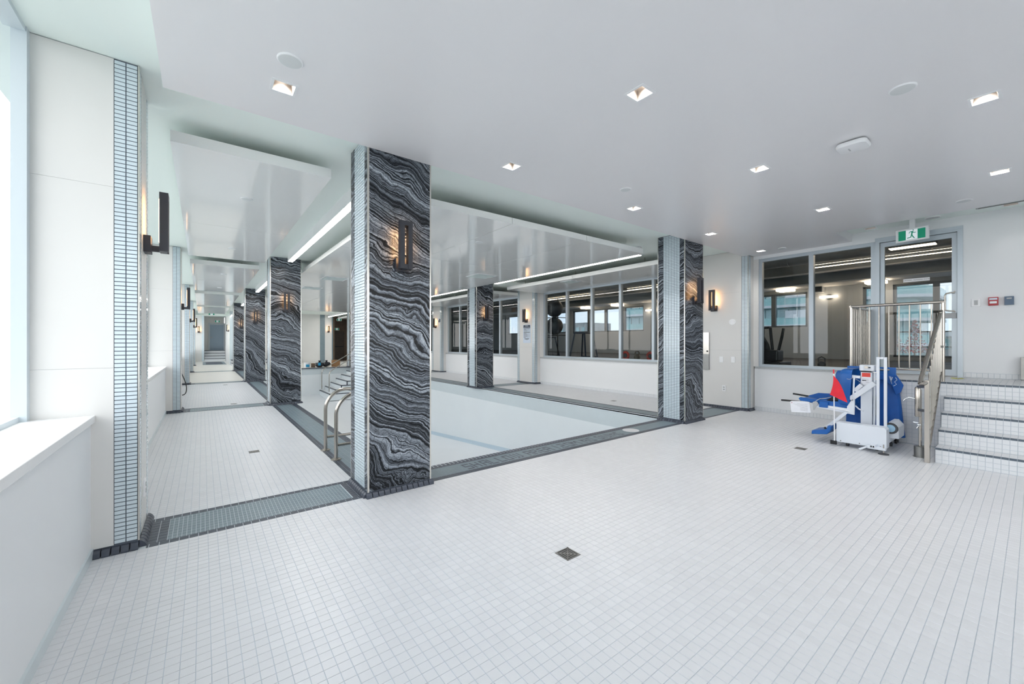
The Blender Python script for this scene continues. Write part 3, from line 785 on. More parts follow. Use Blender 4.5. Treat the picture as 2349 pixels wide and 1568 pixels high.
tiles(st, 'end_tile', grid(0, XR - 7.52, 0.002, .85, P, P, .003, 0, .85), (0, 1.05, 0), UX, UZ, UY, .003, 'tile_wall')
bb = struct('baseboard_landing', B(XR - .006, XR, -2.0, .63, .85, .92), 'grout')
tiles(bb, 'skirting_tile', grid(-2.0, .63, .852, .918, P, .066, .003, .666, .852), (XR - .006, 0, 0), UY, UZ, (-1, 0, 0), .004, 'tile_wall', single=0)

# ---- far end of the hall
back = struct('wall_back', B(1.27, 7.05, 29.25, 29.6, 0, ZC), 'wall_beige', 'beige end wall beyond the pool')
B(6.24, 6.54, 29.235, 29.25, 0, ZC).build('mosaic_strip', 'tile_teal', back); B(6.98, 7.05, 29.235, 29.25, 0, ZC).build('mosaic_strip', 'tile_teal', back)
B(1.27, 1.45, 29.235, 29.25, 0, ZC).build('mosaic_strip', 'tile_mosaic', back)
struct('wall_back', B(7.05, XR + .2, 31.2, 31.4, 0, ZC), 'wood_mid', 'dark wood wall of the far vestibule')
struct('wall_back', B(7.05, 7.25, 29.6, 31.2, 0, ZC), 'wood_mid'); struct('wall_back', B(XR, XR + .2, 29.2, 31.2, 0, ZC), 'wood_mid')
dd = thing('door_2', 'dark brown door in the far wood-panelled vestibule', None, (7.85, 31.18, 0), kind='structure')
B(-.5, .45, -.05, 0, 0, 2.15).build('door_frame', 'wood_dark', dd); B(-.44, .39, -.07, -.05, 0, 2.09).build('door_leaf', 'wood_dark', dd); B(-.40, .36, -.12, -.09, 1.0, 1.05).build('push_bar', 'plastic_black', dd)
eb = struct('wall_back', B(-0.98, 1.27, 36.9, 37.1, 0, ZC), 'wall_beige', 'pale wall at the far end of the left corridor')
e2 = struct('wall_back', B(-0.55, 0.08, 35.4, 36.9, 0, ZC), 'wall_beige'); B(-.05, .08, 35.385, 35.4, 0, ZC).build('mosaic_strip', 'tile_mosaic', e2)
struct('wall_back', B(1.30, 1.5, 29.6, 36.9, 0, ZC), 'wall_beige')
fs = thing('far_steps', 'four small tiled steps at the far end of the left corridor', 'steps', (.7, 35.4, 0))
for i in range(4):
    B(-.6, .595, .25 * i, 1.495, .188 * i, .188 * (i + 1) - .03).build('riser', 'tile_wall', fs); B(-.6, .595, .25 * i - .004, 1.495, .188 * (i + 1) - .03, .188 * (i + 1)).build('nosing', 'tile_dark', fs)
d3 = thing('door_3', 'grey-blue steel door above the far corridor steps', None, (.83, 36.88, .755), kind='structure')
B(-.50, .50, -.05, 0, 0, 2.0).build('door_frame', 'door_frame', d3); B(-.41, .41, -.07, -.05, 0, 1.88).build('door_leaf', 'door_grey', d3); B(-.36, -.26, -.12, -.07, .92, .96).build('door_handle', 'steel', d3)
struct('trim_4', B(-.33, 1.27, 30.0, 30.3, 2.95, ZC), 'ceiling_paint', 'white beam across the far end of the left corridor')
tub = thing('sunken_whirlpool', 'small grey tiled sunken whirlpool in the far corridor floor', 'whirlpool', (.55, 32.0, 0))
B(-.55, .6, -2, 2.2, 0, .01).build('rim', 'tile_teal', tub); B(-.4, .45, -1.7, 1.9, .01, .012).build('water_panel', 'tile_dark', tub)
kb = thing('raised_step', 'low pale step with dark edges below the far end wall', 'step', (3.2, 27.5, 0))
B(-1.9, 1.6, 0, 1.7, 0, .15).build('lower_step', 'tile_wall', kb); B(-1.9, 1.6, -.005, 1.7, .13, .16).build('nosing', 'tile_dark', kb); B(-1.9, 1.6, .5, 1.7, .16, .31).build('upper_step', 'tile_wall', kb); B(-1.9, 1.6, .495, 1.7, .29, .32).build('nosing', 'tile_dark', kb)
# ---- wall behind the camera, with an unseen window added to light the deck
struct('wall_front', B(-0.98, XR + .2, -4.3, -4.1, 0, .85), 'wall_paint', 'low wall behind the viewer'); struct('wall_front', B(-0.98, XR + .2, -4.3, -4.1, 3.0, ZC), 'wall_paint')
struct('wall_front', B(6.03, XR + .2, -4.3, -4.1, .85, 3.0), 'wall_paint'); struct('wall_front', B(-0.98, 1.07, -4.3, -4.1, .85, 3.0), 'wall_paint')
w = thing('window_20', 'wide unseen window added behind the viewer to light the near deck', None, (3.55, -4.2, .85), kind='structure')
for i in range(4):
    x = -2.44 + i * 1.626
    B(x - .04, x + .04, -.06, .06, 0, 2.15).build('mullion', 'frame_white', w)
    if i < 3: MB().quad((x + .04, 0, 0), (x + 1.586, 0, 0), (x + 1.586, 0, 2.15), (x + .04, 0, 2.15)).build('pane', 'glass_clear', w)
# ================================================================== fixtures
# ---- wall sconces
def make_sconce():
    r = thing('wall_sconce', 'x', 'wall lamp', (0, 0, 0), group='black slotted wall lamps')
    B(-.062, .062, -.04, 0, -.06, .058).build('wall_plate', 'fixture_black', r, bevel=.002)
    m = MB(); m.box(-.0575, -.0165, -.135, -.085, -.045, .38); m.box(.0165, .0575, -.135, -.085, -.045, .38); m.box(-.0165, .0165, -.135, -.085, .338, .38)
    m.build('lamp_frame', 'fixture_black', r)
    B(-.0165, .0165, -.125, -.04, -.045, -.005).build('arm', 'fixture_black', r)
    for s in (-1, 1): B(s * .037 - .012, s * .037 + .012, -.0848, -.0825, .02, .33).build('light_strip', 'light_warm', r)
    for s in (-1, 1): MB().lathe((s * .04, -.025, -.0605), [(.004, 0), (.004, -.003)], 8).build('screw', 'steel', r)
    return r
HP = math.pi / 2
SCN = [((CL, R0 + DY * k), 0, f'black slotted wall lamp on the front of the {["largest nearest", "second left-row", "third left-row", "fourth left-row"][k]} marble column') for k in range(4)]
SCN += [((CR, R0 + DY * k), 0, f'black slotted wall lamp on the front of the {["near right corner", "second right-row", "third right-row"][k]} marble column') for k in range(3)]
SCN += [((XPL, 3.895 + DY * k), HP, f'black wall lamp on the {["nearest", "second", "third", "fourth"][k]} left pilaster beside the windows') for k in range(4)]
SCN += [((XPR, 4.10), -HP, 'black wall lamp on the nearest right pilaster above the switches'), ((XPR, 10.27), -HP, 'black wall lamp above the health regulations board'),
        ((XPR, 16.80), -HP, 'black wall lamp on the third right pilaster beside the small pictogram sign')]
SCN += [((6.76, 29.235), 0, 'small black wall lamp on the beige end wall beyond the pool'), ((-.22, 35.385), 0, 'tiny black wall lamp at the far end of the left corridor'),
        ((1.30, 30.6), -HP, 'tiny black wall lamp on the right wall at the far corridor end')]
sc0 = make_sconce()
for i, ((x, y), rz, lab) in enumerate(SCN):
    o = sc0 if i == 0 else copy_tree(sc0)
    o.location = (x, y, 2.06); o.rotation_euler = (0, 0, rz); o['label'] = lab
# ---- recessed downlights
def make_down():
    r = thing('downlight', 'x', 'downlight', group='square recessed downlights')
    m = MB(); a, b = .076, .060
    for (x0, x1, y0, y1) in ((-a, a, -a, -b), (-a, a, b, a), (-a, -b, -b, b), (b, a, -b, b)): m.box(x0, x1, y0, y1, -.004, .0)
    m.build('trim_ring', 'plastic_white', r)
    m = MB(); c = .04; q = [(-1, -1), (1, -1), (1, 1), (-1, 1)]
    for i in range(4):
        (x0, y0), (x1, y1) = q[i], q[(i + 1) % 4]
        m.quad((x0 * b, y0 * b, -.001), (x1 * b, y1 * b, -.001), (x1 * c, y1 * c, .09), (x0 * c, y0 * c, .09))
    m.quad(*[(x * c, y * c, .09) for x, y in q]); m.build('reflector', 'chrome_soft', r, fix=False)
    MB().lathe((0, 0, .07), [(.024, 0), (.026, .012), (.020, .019)], 16).build('lamp', 'lamp_down', r)
    l = bpy.data.lights.new('lamp_beam', 'AREA'); l.shape = 'DISK'; l.size = .05; l.energy = 2.9; l.color = (1.0, .965, .93); l.spread = math.radians(115)
    o = bpy.data.objects.new('lamp_beam', l); COL.objects.link(o); o.parent = r; o.location = (0, 0, .066)
    return r
DL2 = [d for d in DL if d not in ((0.43, 0.217), (0.43, 1.65), (2.37, 0.217))]
pos_name = {0.43: 'nearest the left windows', 2.37: 'second from the left windows', 4.33: 'third from the left windows', 4.35: 'third from the left windows', 6.315: 'fourth from the left windows', 6.305: 'fourth from the left windows', 6.33: 'fourth from the left windows', 8.255: 'farthest right, near the gym window'}
row_name = lambda y: 'row beside the columns' if y > 2.5 else ('middle row' if y > 1 else 'front row')
d0 = make_down()
for i, (x, y) in enumerate(DL2):
    o = d0 if i == 0 else copy_tree(d0); o.location = (x, y, ZS); o['label'] = f'square downlight in the {row_name(y)}, {pos_name[x]}'
for (x, y, lab) in ((8.52, 1.62, 'square downlight in the raised ceiling left of the exit sign'), (8.52, 0.20, 'square downlight in the raised ceiling right of the exit sign')):
    o = copy_tree(d0); o.location = (x, y, ZC); o['label'] = lab
    for c in o.children:
        if c.type == 'LIGHT': c.data = c.data.copy(); c.data.energy = 0.2; c.data.spread = math.radians(60)
# ---- ceiling speakers
def speaker(x, y, z, r_, lab):
    r = thing('ceiling_speaker', lab, 'speaker', (x, y, z), group='round ceiling speakers')
    MB().lathe((0, 0, 0), [(r_, 0), (r_, -.004), (r_ * .94, -.009), (r_ * .9, -.009)], 28).build('rim', 'plastic_white', r, smooth=True)
    MB().lathe((0, 0, -.0088), [(r_ * .9, 0), (r_ * .6, -.002), (.004, -.0025)], 28).build('grille', 'speaker_grille', r)
for a in ((0.42, 2.744, ZS, .072, 'round ceiling speaker beside the downlight nearest the left windows'), (3.725, .544, ZS, .072, 'round ceiling speaker above the smoke detector side, front row'),
          (3.735, 2.783, ZS, .062, 'round ceiling speaker near the middle downlight of the column row'), (7.263, .525, ZS, .072, 'round ceiling speaker near the raised ceiling edge'),
          (8.331, 2.80, ZS, .062, 'round ceiling speaker above the two-pane gym window'), (8.51, .92, ZC, .085, 'round ceiling speaker in the raised ceiling above the exit sign'),
          (.40, 5.51, 3.0, .06, 'round ceiling speaker in the near half of the first corridor panel'), (.405, 8.57, 3.0, .06, 'round ceiling speaker in the far half of the first corridor panel'),
          (.40, 11.95, 3.0, .06, 'round ceiling speaker in the near half of the second corridor panel'), (.405, 15.0, 3.0, .06, 'round ceiling speaker in the far half of the second corridor panel'),
          (3.49, 5.40, 2.95, .06, 'round ceiling speaker in the panel above the pool'), (7.68, 8.35, 2.935, .06, 'round ceiling speaker in the right corridor panel')): speaker(*a)
ap = thing('access_point', 'white rounded wireless unit mounted under the near ceiling', 'detector', (4.41, .95, ZS))
m = MB()
def rr(w, n=6, r_=.05): 
    pts = []
    for cx, cy, a in ((w - r_, w - r_, 0), (-w + r_, w - r_, 1), (-w + r_, -w + r_, 2), (w - r_, -w + r_, 3)):
        pts += [(cx + r_ * math.cos((a + i / n) * HP), cy + r_ * math.sin((a + i / n) * HP)) for i in range(n + 1)]
    return pts
def loft(mb, secs):
    n = len(secs[0]); k = len(mb.v); mb.v += [p for s in secs for p in s]
    for i in range(len(secs) - 1):
        for j in range(n): mb.f.append((k + i * n + j, k + i * n + (j + 1) % n, k + (i + 1) * n + (j + 1) % n, k + (i + 1) * n + j))
    mb.f.append(tuple(k + j for j in reversed(range(n)))); mb.f.append(tuple(k + (len(secs) - 1) * n + j for j in range(n)))
    return mb
loft(MB(), [[(x * s, y * s, z) for x, y in rr(.105)] for s, z in ((.96, -.012), (1, -.022), (1, -.034), (.93, -.046), (.75, -.050))]).build('housing', 'plastic_white', ap, smooth=True)
B(-.06, .06, -.06, .06, -.012, 0).build('mount', 'plastic_black', ap)
B(-.03, .03, .02, .03, -.0508, -.0498).build('logo_print', 'plastic_grey', ap)
# ---- air diffusers in the panels
for (x, y, z, s, lab) in ((2.62, 10.72, 2.95, .28, 'square air diffuser in the pool ceiling panel, nearer one by the second left column'), (2.55, 13.0, 2.95, .26, 'square air diffuser in the pool ceiling panel, farther one by the second left column'),
                          (5.34, 8.15, 2.95, .28, 'square air diffuser in the pool ceiling panel left of the linear light'), (7.62, 7.40, 2.935, .20, 'square air diffuser in the right corridor ceiling panel'), (5.1, 12.6, 2.95, .28, 'square air diffuser in the pool panel behind the largest column')):
    r = thing('air_diffuser', lab, 'air vent', (x, y, z), group='square air diffusers')
    m = MB()
    for (x0, x1, y0, y1) in ((-s, s, -s, -s + .03), (-s, s, s - .03, s), (-s, -s + .03, -s + .03, s - .03), (s - .03, s, -s + .03, s - .03)): m.box(x0, x1, y0, y1, -.008, 0)
    m.build('frame', 'plastic_white', r); B(-s + .045, s - .045, -s + .045, s - .045, -.016, 0).build('face_plate', 'diffuser', r)
# ---- linear lights
for k in range(4):
    for x, sd_n in ((CL, 'left'), (CR, 'right')):
        r = thing('linear_light', f'{ordn[k]} long white linear light between the {sd_n} columns', 'ceiling light', (x, 7.02 + DY * k, 3.02), group='linear ceiling lights')
        for s in (-1, 1):
            a, b = sorted((s * .004, s * 2.40))
            B(-.048, .048, a, b, .006, ZC - 3.02).build('housing', 'plastic_white', r)
            B(-.042, .042, a + .004, b - .004, 0, .006).build('diffuser', 'light_white', r)
# ---- exit signs
def man():
    m = MB()
    def pl(pts): m.prism([(x, -.001, z) for x, z in pts], (0, .0008, 0))
    pl([(.20 + .075 * math.cos(i * .628), .66 + .075 * math.sin(i * .628)) for i in range(10)])
    pl([(-.02, .52), (.17, .55), (.20, .50), (.10, .10), (-.06, .10)])
    pl([(.02, .56), (-.22, .52), (-.36, .30), (-.29, .27), (-.18, .43), (0, .44)])
    pl([(.14, .54), (.28, .36), (.52, .36), (.52, .28), (.25, .27), (.10, .40)])
    pl([(.10, .14), (.18, -.14), (.40, -.44), (.31, -.50), (.06, -.20), (-.02, .10)])
    pl([(-.06, .14), (-.14, -.22), (-.56, -.30), (-.56, -.40), (-.05, -.32), (.06, .08)])
    return m
def exit_sign(loc, rz, w, h, lab, detail=True):
    r = thing('exit_sign', lab, 'exit sign', loc, rz, group='green running-man exit signs')
    B(-w / 2, w / 2, 0, .05, -h / 2, h / 2).build('housing', 'plastic_white', r, bevel=.004)
    gw, gh = w * .41, h * .375
    B(-gw, gw, -.003, .001, -gh, gh).build('green_face', 'exit_green', r)
    p = B(-gh * .9, gh * .9, -.0045, -.002, -gh, gh).build('pictogram_field', 'exit_white', r)
    mm = man()
    for i, v in enumerate(mm.v): mm.v[i] = (v[0] * gh * 1.25, v[1] - .0045, (v[2] - .08) * gh * 1.5)
    mm.build('running_figure', 'exit_green', p, label='green running figure')
    return r
e = exit_sign((8.40, 1.127, 2.965), -HP - .12, .36, .19, 'green running-man exit sign hanging above the glass gym door')
B(-.03, .03, .01, .04, .094, ZC - 2.965).build('hanger', 'plastic_white', e)
exit_sign((.42, 29.98, 3.04), 0, .34, .17, 'small green exit sign on the white beam in the left corridor'); exit_sign((.86, 36.8, 2.88), 0, .34, .17, 'small green exit sign above the grey-blue far door')
e = exit_sign((7.62, 29.9, 2.92), 0, .34, .17, 'small green exit sign hanging before the dark vestibule'); B(-.03, .03, .01, .04, .084, ZC - 2.92).build('hanger', 'plastic_white', e); exit_sign((7.78, 31.15, 2.30), 0, .34, .17, 'small green exit sign above the dark brown far door')
cm = thing('dome_camera', 'small white dome camera on the far left corridor ceiling', 'camera', (.62, 29.5, ZC)); MB().sphere((0, 0, -.05), .07).build('dome', 'plastic_white', cm, smooth=True); MB().sphere((.03, -.04, -.07), .035).build('lens', 'plastic_black', cm, smooth=True)
# ---- drains
def drain(x, y, s, lab):
    r = thing('floor_drain', lab, 'drain', (x, y, .0), group='square floor drains')
    B(-s, s, -s, s, .0002, .0012).build('sump', 'plastic_black', r)
    for i, q in enumerate((1.0, .72, .44)):
        a, b = s * q, s * q - s * .13; m = MB()
        for (x0, x1, y0, y1) in ((-a, a, -a, -b), (-a, a, b, a), (-a, -b, -b, b), (b, a, -b, b)): m.box(x0, x1, y0, y1, .001, .003)
        m.build('grate_ring', 'steel_brushed', r)
    m = MB(); m.bar((-s, -s, .002), (s, s, .002), .009, .002); m.bar((-s, s, .002), (s, -s, .002), .009, .0018); m.build('grate_rib', 'steel_brushed', r)
    MB().lathe((0, 0, .001), [(s * .16, 0), (s * .16, .0024)], 14).build('centre_boss', 'steel_brushed', r)
for a in ((1.857, 1.83, .058, 'square steel floor drain in the open near deck'), (6.05, 1.825, .058, 'square steel floor drain beside the pool lift'), (.506, 5.905, .055, 'square steel floor drain in the near bay of the left corridor'),
          (.54, 10.75, .055, 'square steel floor drain in the second bay of the left corridor'), (.57, 15.7, .055, 'square steel floor drain far along the left corridor'), (7.53, 5.94, .055, 'square steel floor drain in the right corridor')): drain(*a)
# ---- plates and boxes on walls
def on_x(name, label, cat, y, z, w, h, x=XR, s=-1, d=.012, mt='plastic_white', group=None):
    r = thing(name, label, cat, (x, y, z), group=group)
    B(*sorted((0, s * d)), -w / 2, w / 2, -h / 2, h / 2).build('plate', mt, r, bevel=.002)
    return r
def rocker(r, s=-1, mt='plastic_white'): B(*sorted((s * .012, s * .016)), -.017, .017, -.033, .033).build('rocker', mt, r)
r = on_x('light_switch', 'white light switch on the wall right of the glass door', 'switch', .516, 1.92, .085, .115); rocker(r, mt='plastic_grey')
r = on_x('fire_alarm_pull', 'red fire alarm pull station on the right wall', 'alarm', .357, 1.925, .09, .115, d=.045, mt='red_plastic'); B(-.055, -.045, -.032, .032, -.03, .0).build('pull_handle', 'plastic_white', r); B(-.05, -.045, -.036, .036, .02, .045).build('lettering_band', 'print_white', r)
r = on_x('call_box', 'small blue-grey wall box beside the red alarm', 'wall box', .218, 1.925, .082, .115, d=.04, mt='blue_grey'); B(-.044, -.04, -.022, .022, .022, .04).build('window_strip', 'plastic_grey', r)
r = on_x('steel_wall_box', 'brushed steel box low on the wall at the right edge', 'wall box', -.09, 1.005, .42, .30, d=.09, mt='steel_brushed'); B(-.094, -.09, -.2, .2, -.14, .14).build('front_cover', 'steel_brushed', r)
r = on_x('light_switch', 'left white switch plate on the nearest right pilaster', 'switch', 3.955, 1.0, .075, .118, XPR); rocker(r)
r = on_x('light_switch', 'right white switch plate on the nearest right pilaster', 'switch', 3.722, 1.005, .075, .118, XPR); rocker(r)
r = on_x('power_outlet', 'white power outlet low on the nearest right pilaster', 'outlet', 3.90, .41, .075, .118, XPR)
for z in (-.022, .022): B(-.0145, -.012, -.015, .015, z - .014, z + .014).build('socket', 'plastic_grey', r)
r = on_x('power_outlet', 'white outlet plate low on the side of the nearest left pilaster', 'outlet', 3.86, .33, .075, .118, XPL, 1)
for z in (-.022, .022): B(.012, .0145, -.015, .015, z - .014, z + .014).build('socket', 'plastic_grey', r)
r = thing('oval_cover_plate', 'white oval cover plate on the nearest right pilaster', 'cover plate', (XPR, 3.735, 1.766))
loft(MB(), [[(x, .066 * math.cos(a), .058 * math.sin(a)) for a in [i * math.pi / 16 for i in range(32)]] for x in (0, -.01)]).build('plate', 'plastic_white', r)
for s in (-1, 1): MB().lathe((-.010, s * .045, 0), [(.004, 0), (.004, -.002)], 8, 'x').build('screw', 'steel', r)
r = thing('steel_dispenser', 'tall stainless dispenser panel behind the right near column', 'dispenser', (XPR, 4.27, .77))
B(-.02, 0, -.065, .06, 0, .33).build('lower_panel', 'steel_brushed', r); B(-.02, 0, -.065, .06, .335, .793).build('upper_panel', 'steel', r); B(-.028, -.02, -.045, -.015, .38, .41).build('latch', 'plastic_black', r)
# health regulations board
r = thing('notice_board', 'health regulations notice on the second right pilaster', 'sign', (XPR, 10.25, 1.63), group=None)
B(-.006, 0, -.19, .19, -.30, .30).build('board', 'print_white', r)
hd = B(-.0075, -.006, -.17, .17, .19, .285).build('heading_band', 'ink_blue', r)
tm = link('lettering', text_mesh('HEALTH\nREGULATIONS', .042, 'print_white', spacing=.95), hd); tm.location = (-.0082, 0, .238); tm.rotation_euler = (HP, 0, -HP)
m = MB(); z = .165; random.seed(3)
for ln in (3, 2, 4, 2, 2, 2):
    for i in range(ln):
        w_ = .16 if i < ln - 1 else .16 * random.uniform(.3, .8); m.box(-.0068, -.006, .16 - 2 * w_, .16, z, z + .008); z -= .0155
    z -= .014
for w_ in (.13, .12, .11, .05): m.box(-.0068, -.006, -w_, w_, z, z + .008); z -= .0155
m.build('small_print', 'ink', r, kind='stuff')
r = thing('pictogram_sign', 'small dark pictogram sign beside the lamp on the third right pilaster', 'sign', (XPR, 16.45, 2.33)); B(-.006, 0, -.11, .11, -.10, .10).build('plate', 'print_white', r); B(-.0075, -.006, -.09, -.01, -.08, .08).build('symbol', 'ink', r); B(-.0075, -.006, .02, .09, -.08, .02).build('symbol', 'ink', r)

# ================================================================== steel rails
def rail_bars(name, pts, r_, parent, mt='steel', n=10): return MB().tube(pts, r_, n).build(name, mt, parent, smooth=True)
g = thing('guard_rail', 'stainless guard rail with upright bars around the landing', 'railing', (7.6, .73, .85))
TZ = 1.03; EY = .933
for (x, y) in ((0, 0), (0, EY), (1.09, EY)): rail_bars('post', [(x, y, 0), (x, y, TZ - .01)], .0195, g)
MB().tube([(0, -.01, TZ), (0, EY, TZ)], .0205, 12).build('top_rail', 'steel', g, smooth=True)
MB().tube([(0, EY, TZ), (1.12, EY, TZ)], .0205, 12).build('top_rail', 'steel', g, smooth=True)
MB().tube([(0, 0, .135), (0, EY, .135)], .013, 10).build('bottom_rail', 'steel', g, smooth=True); MB().tube([(0, EY, .135), (1.1, EY, .135)], .013, 10).build('bottom_rail', 'steel', g, smooth=True)
me = MB().tube([(0, 0, .135), (0, 0, TZ)], .0075, 8).mesh('baluster', 'steel', True)
for i in range(1, 9): link('baluster', me, g, loc=(0, EY * i / 9, 0))
for i in range(1, 11): link('baluster', me, g, loc=(1.09 * i / 11, EY, 0))
h = thing('stair_handrail', 'sloping stainless handrail with upright bars beside the white steps', 'railing', (6.49, .745, 0))
T0, T1 = Vector((.0, 0, .91)), Vector((1.09, 0, 1.76)); B0, B1 = Vector((.05, 0, .14)), Vector((1.07, 0, 1.0))
B(-.022, .022, -.022, .022, 0, .93).build('post', 'steel', h, bevel=.004)
MB().tube([(1.045, 0, .85), (1.045, 0, 1.74)], .018, 10).build('post', 'steel', h, smooth=True)
m = MB(); m.tube([(.0, 0, .905), (-.04, .03, .885), (-.03, .052, .885), T0 + Vector((.04, .055, .02)), T1], .0215, 12); m.build('top_rail', 'steel', h, smooth=True, ang=70)
m = MB(); m.bar(B0, B1, .035, .02); m.build('bottom_rail', 'steel', h)
for i in range(1, 12):
    f_ = i / 12; a = B0.lerp(B1, f_); b = T0.lerp(T1, f_); b.x = a.x; b.z = T0.z + (T1.z - T0.z) * (a.x / 1.09)
    MB().tube([a, b], .0075, 8).build('baluster', 'steel', h, smooth=True)
m = MB(); m.bar((1.0, 0, 1.30), (1.12, -.01, 1.30), .03, .03); m.build('clamp', 'steel_brushed', h)
# foot shower
s = thing('foot_shower', 'stainless foot shower post with spout and drum base', 'shower', (6.74, .832, 0))
MB().lathe((0, 0, 0), [(.064, 0), (.064, .006), (.055, .006), (.055, .125), (.05, .128)], 28).build('drum_base', 'steel_brushed', s, smooth=True)
MB().tube([(0, 0, .12), (0, 0, .80)], .014, 12).build('riser_pipe', 'steel', s, smooth=True)
MB().lathe((-.045, .015, .48), [(.022, 0), (.027, .008), (.027, .335), (.02, .35)], 20).build('body', 'steel', s, smooth=True)
MB().tube([(-.05, .03, .69), (-.06, .085, .70), (-.06, .115, .685), (-.06, .135, .655)], .0095, 10).build('spout', 'chrome', s, smooth=True)
m = MB(); m.sphere((0, .01, .38), .022, 14, 8); m.bar((0, .01, .40), (0, .06, .405), .008, .012); m.tube([(-.0, .01, .37), (-.005, .03, .335)], .009, 10); m.build('valve', 'chrome', s, smooth=True)
MB().bar((-.045, .01, .83), (-.235, -.087, .86), .03, .03).build('support_arm', 'steel_brushed', s); MB().bar((-.045, .01, .56), (-.235, -.087, .58), .03, .03).build('support_arm', 'steel_brushed', s)

# ---- pool ladder
ld = thing('pool_ladder', 'pair of arched stainless grab rails at the near left pool corner', 'pool ladder', (1.225, 5.19, 0))
for y in (-.252, .252):
    r_ = .245; pts = [(0, y, .0), (0, y, .51)] + [tuple(p) for p in arc((r_, y, .51), r_, math.pi, 0, 32, UX, UZ)][1:] + [(2 * r_, y, .1), (2 * r_, y, -1.0)]
    MB().tube(pts, .0215, 20).build('grab_rail', 'steel', ld, smooth=True, ang=70)
    MB().lathe((0, y, 0), [(.056, 0), (.056, .007), (.046, .014), (.03, .016)], 24).build('floor_flange', 'steel', ld, smooth=True)
    MB().tube([(.02, y, .165), (2 * r_ - .02, y, .165)], .0165, 10).build('brace', 'steel', ld, smooth=True)
for z in (-.25, -.5, -.75): B(2 * r_ - .04, 2 * r_ + .04, -.235, .235, z, z + .02).build('rung', 'steel_brushed', ld)

# ---- pool steps at the far end with rails
ps = thing('pool_steps', 'white steps with dark edging down into the far end of the pool', 'steps', (6.5, 20.9, 0))
for i in range(6):
    x0 = -1.62 + .27 * i; z1 = -1.16 + .195 * i
    B(x0, .045, 0, 2.09, -1.5, z1 - .03).build('step_body', 'pool_wall', ps) if i == 0 else B(x0, .045, 0, 2.09, -1.16 + .195 * (i - 1), z1 - .03).build('step_body', 'pool_wall', ps)
    m = MB(); m.box(x0 - .006, x0 + .05, -.004, 2.09, z1 - .045, z1); m.box(x0 - .006, .045, -.006, .03, z1 - .045, z1); m.box(x0 - .006, x0 + .04, -.006, .03, z1 - .23, z1 - .045); m.build('step_edging', 'tile_dark', ps)
    B(x0 + .05, .045, .03, 2.09, z1 - .03, z1 - .002).build('tread', 'pool_floor', ps)
for y, lab in ((1.9, 'far'), (.35, 'near')):
    r = thing('pool_step_rail', f'bent steel handrail on the {lab} side of the pool steps', 'railing', (6.5, 20.9 + y, 0))
    pts = [(-1.55, 0, -1.1), (-1.55, 0, -.22), (-1.50, 0, -.10), (-1.38, 0, .0), (-.30, 0, .88), (-.18, 0, .94), (-.06, 0, .92), (.0, 0, .80), (.02, 0, .65)] + ([(.02, 0, .05)] if True else [])
    pts = [(p[0] + (0.42 if p[0] > -.4 else 0), p[1], p[2]) for p in pts]
    MB().tube(pts, .022, 10).build('rail_tube', 'steel', r, smooth=True, ang=70); MB().lathe((.44, 0, 0), [(.055, 0), (.055, .06)], 16).build('floor_flange', 'steel', r)
# ---- things left at the pool end
bk = thing('paint_bucket', 'white plastic bucket with blue label on the far pool edge', 'bucket', (4.40, 23.6, 0))
MB().lathe((0, 0, 0), [(.13, 0), (.155, .24), (.165, .24), (.165, .27), (.15, .27)], 24).build('pail', 'plastic_white', bk, smooth=True); B(-.08, .08, -.158, -.12, .04, .17).build('label_print', 'cyan', bk); MB().tube([tuple(p) for p in arc((0, 0, .26), .165, 0, -math.pi, 12, UX, (0, -.5, .87))], .005, 6).build('bail_handle', 'steel', bk)
bx = thing('cardboard_box', 'brown cardboard box on the far pool edge beside black bags', 'box', (5.85, 23.65, 0)); B(-.19, .19, -.15, .15, 0, .36).build('carton', 'carton', bx); B(-.19, -.003, -.15, .15, .36, .366).build('flap', 'carton', bx); B(.003, .19, -.15, .15, .36, .366).build('flap', 'carton', bx)
bx = thing('cardboard_box', 'small dark brown carton between the bucket and black bags', 'box', (4.70, 23.65, 0)); B(-.09, .09, -.1, .1, 0, .21).build('carton', 'wood_mid', bx); B(-.09, .09, -.1, .1, .21, .215).build('flap', 'carton', bx)
random.seed(5)
for (x, y, s, lab) in ((5.0, 23.55, .20, 'crumpled black bag with blue print left of the cardboard box'), (5.39, 23.74, .20, 'larger crumpled black bag touching the cardboard box')):
    r = thing('black_bag', lab, 'bag', (x, y, 0)); m = MB().sphere((0, 0, s * .68), s, 18, 12, (1, .8, .75))
    for i, v in enumerate(m.v):
        k = 1 + .16 * math.sin(v[0] * 31 + v[2] * 17) * math.cos(v[1] * 23 + v[2] * 11); m.v[i] = (v[0] * k, v[1] * k, max(0, v[2] * k))
    m.build('sack', 'bag_black', r, smooth=True); MB().lathe((0, 0, s * 1.2), [(.05, 0), (.03, .05), (.08, .12)], 12).build('tied_neck', 'bag_black', r)
    if 'blue' in lab: B(-.1, .02, -s * .86, -s * .7, .1, .25).build('print_patch', 'cyan', r)
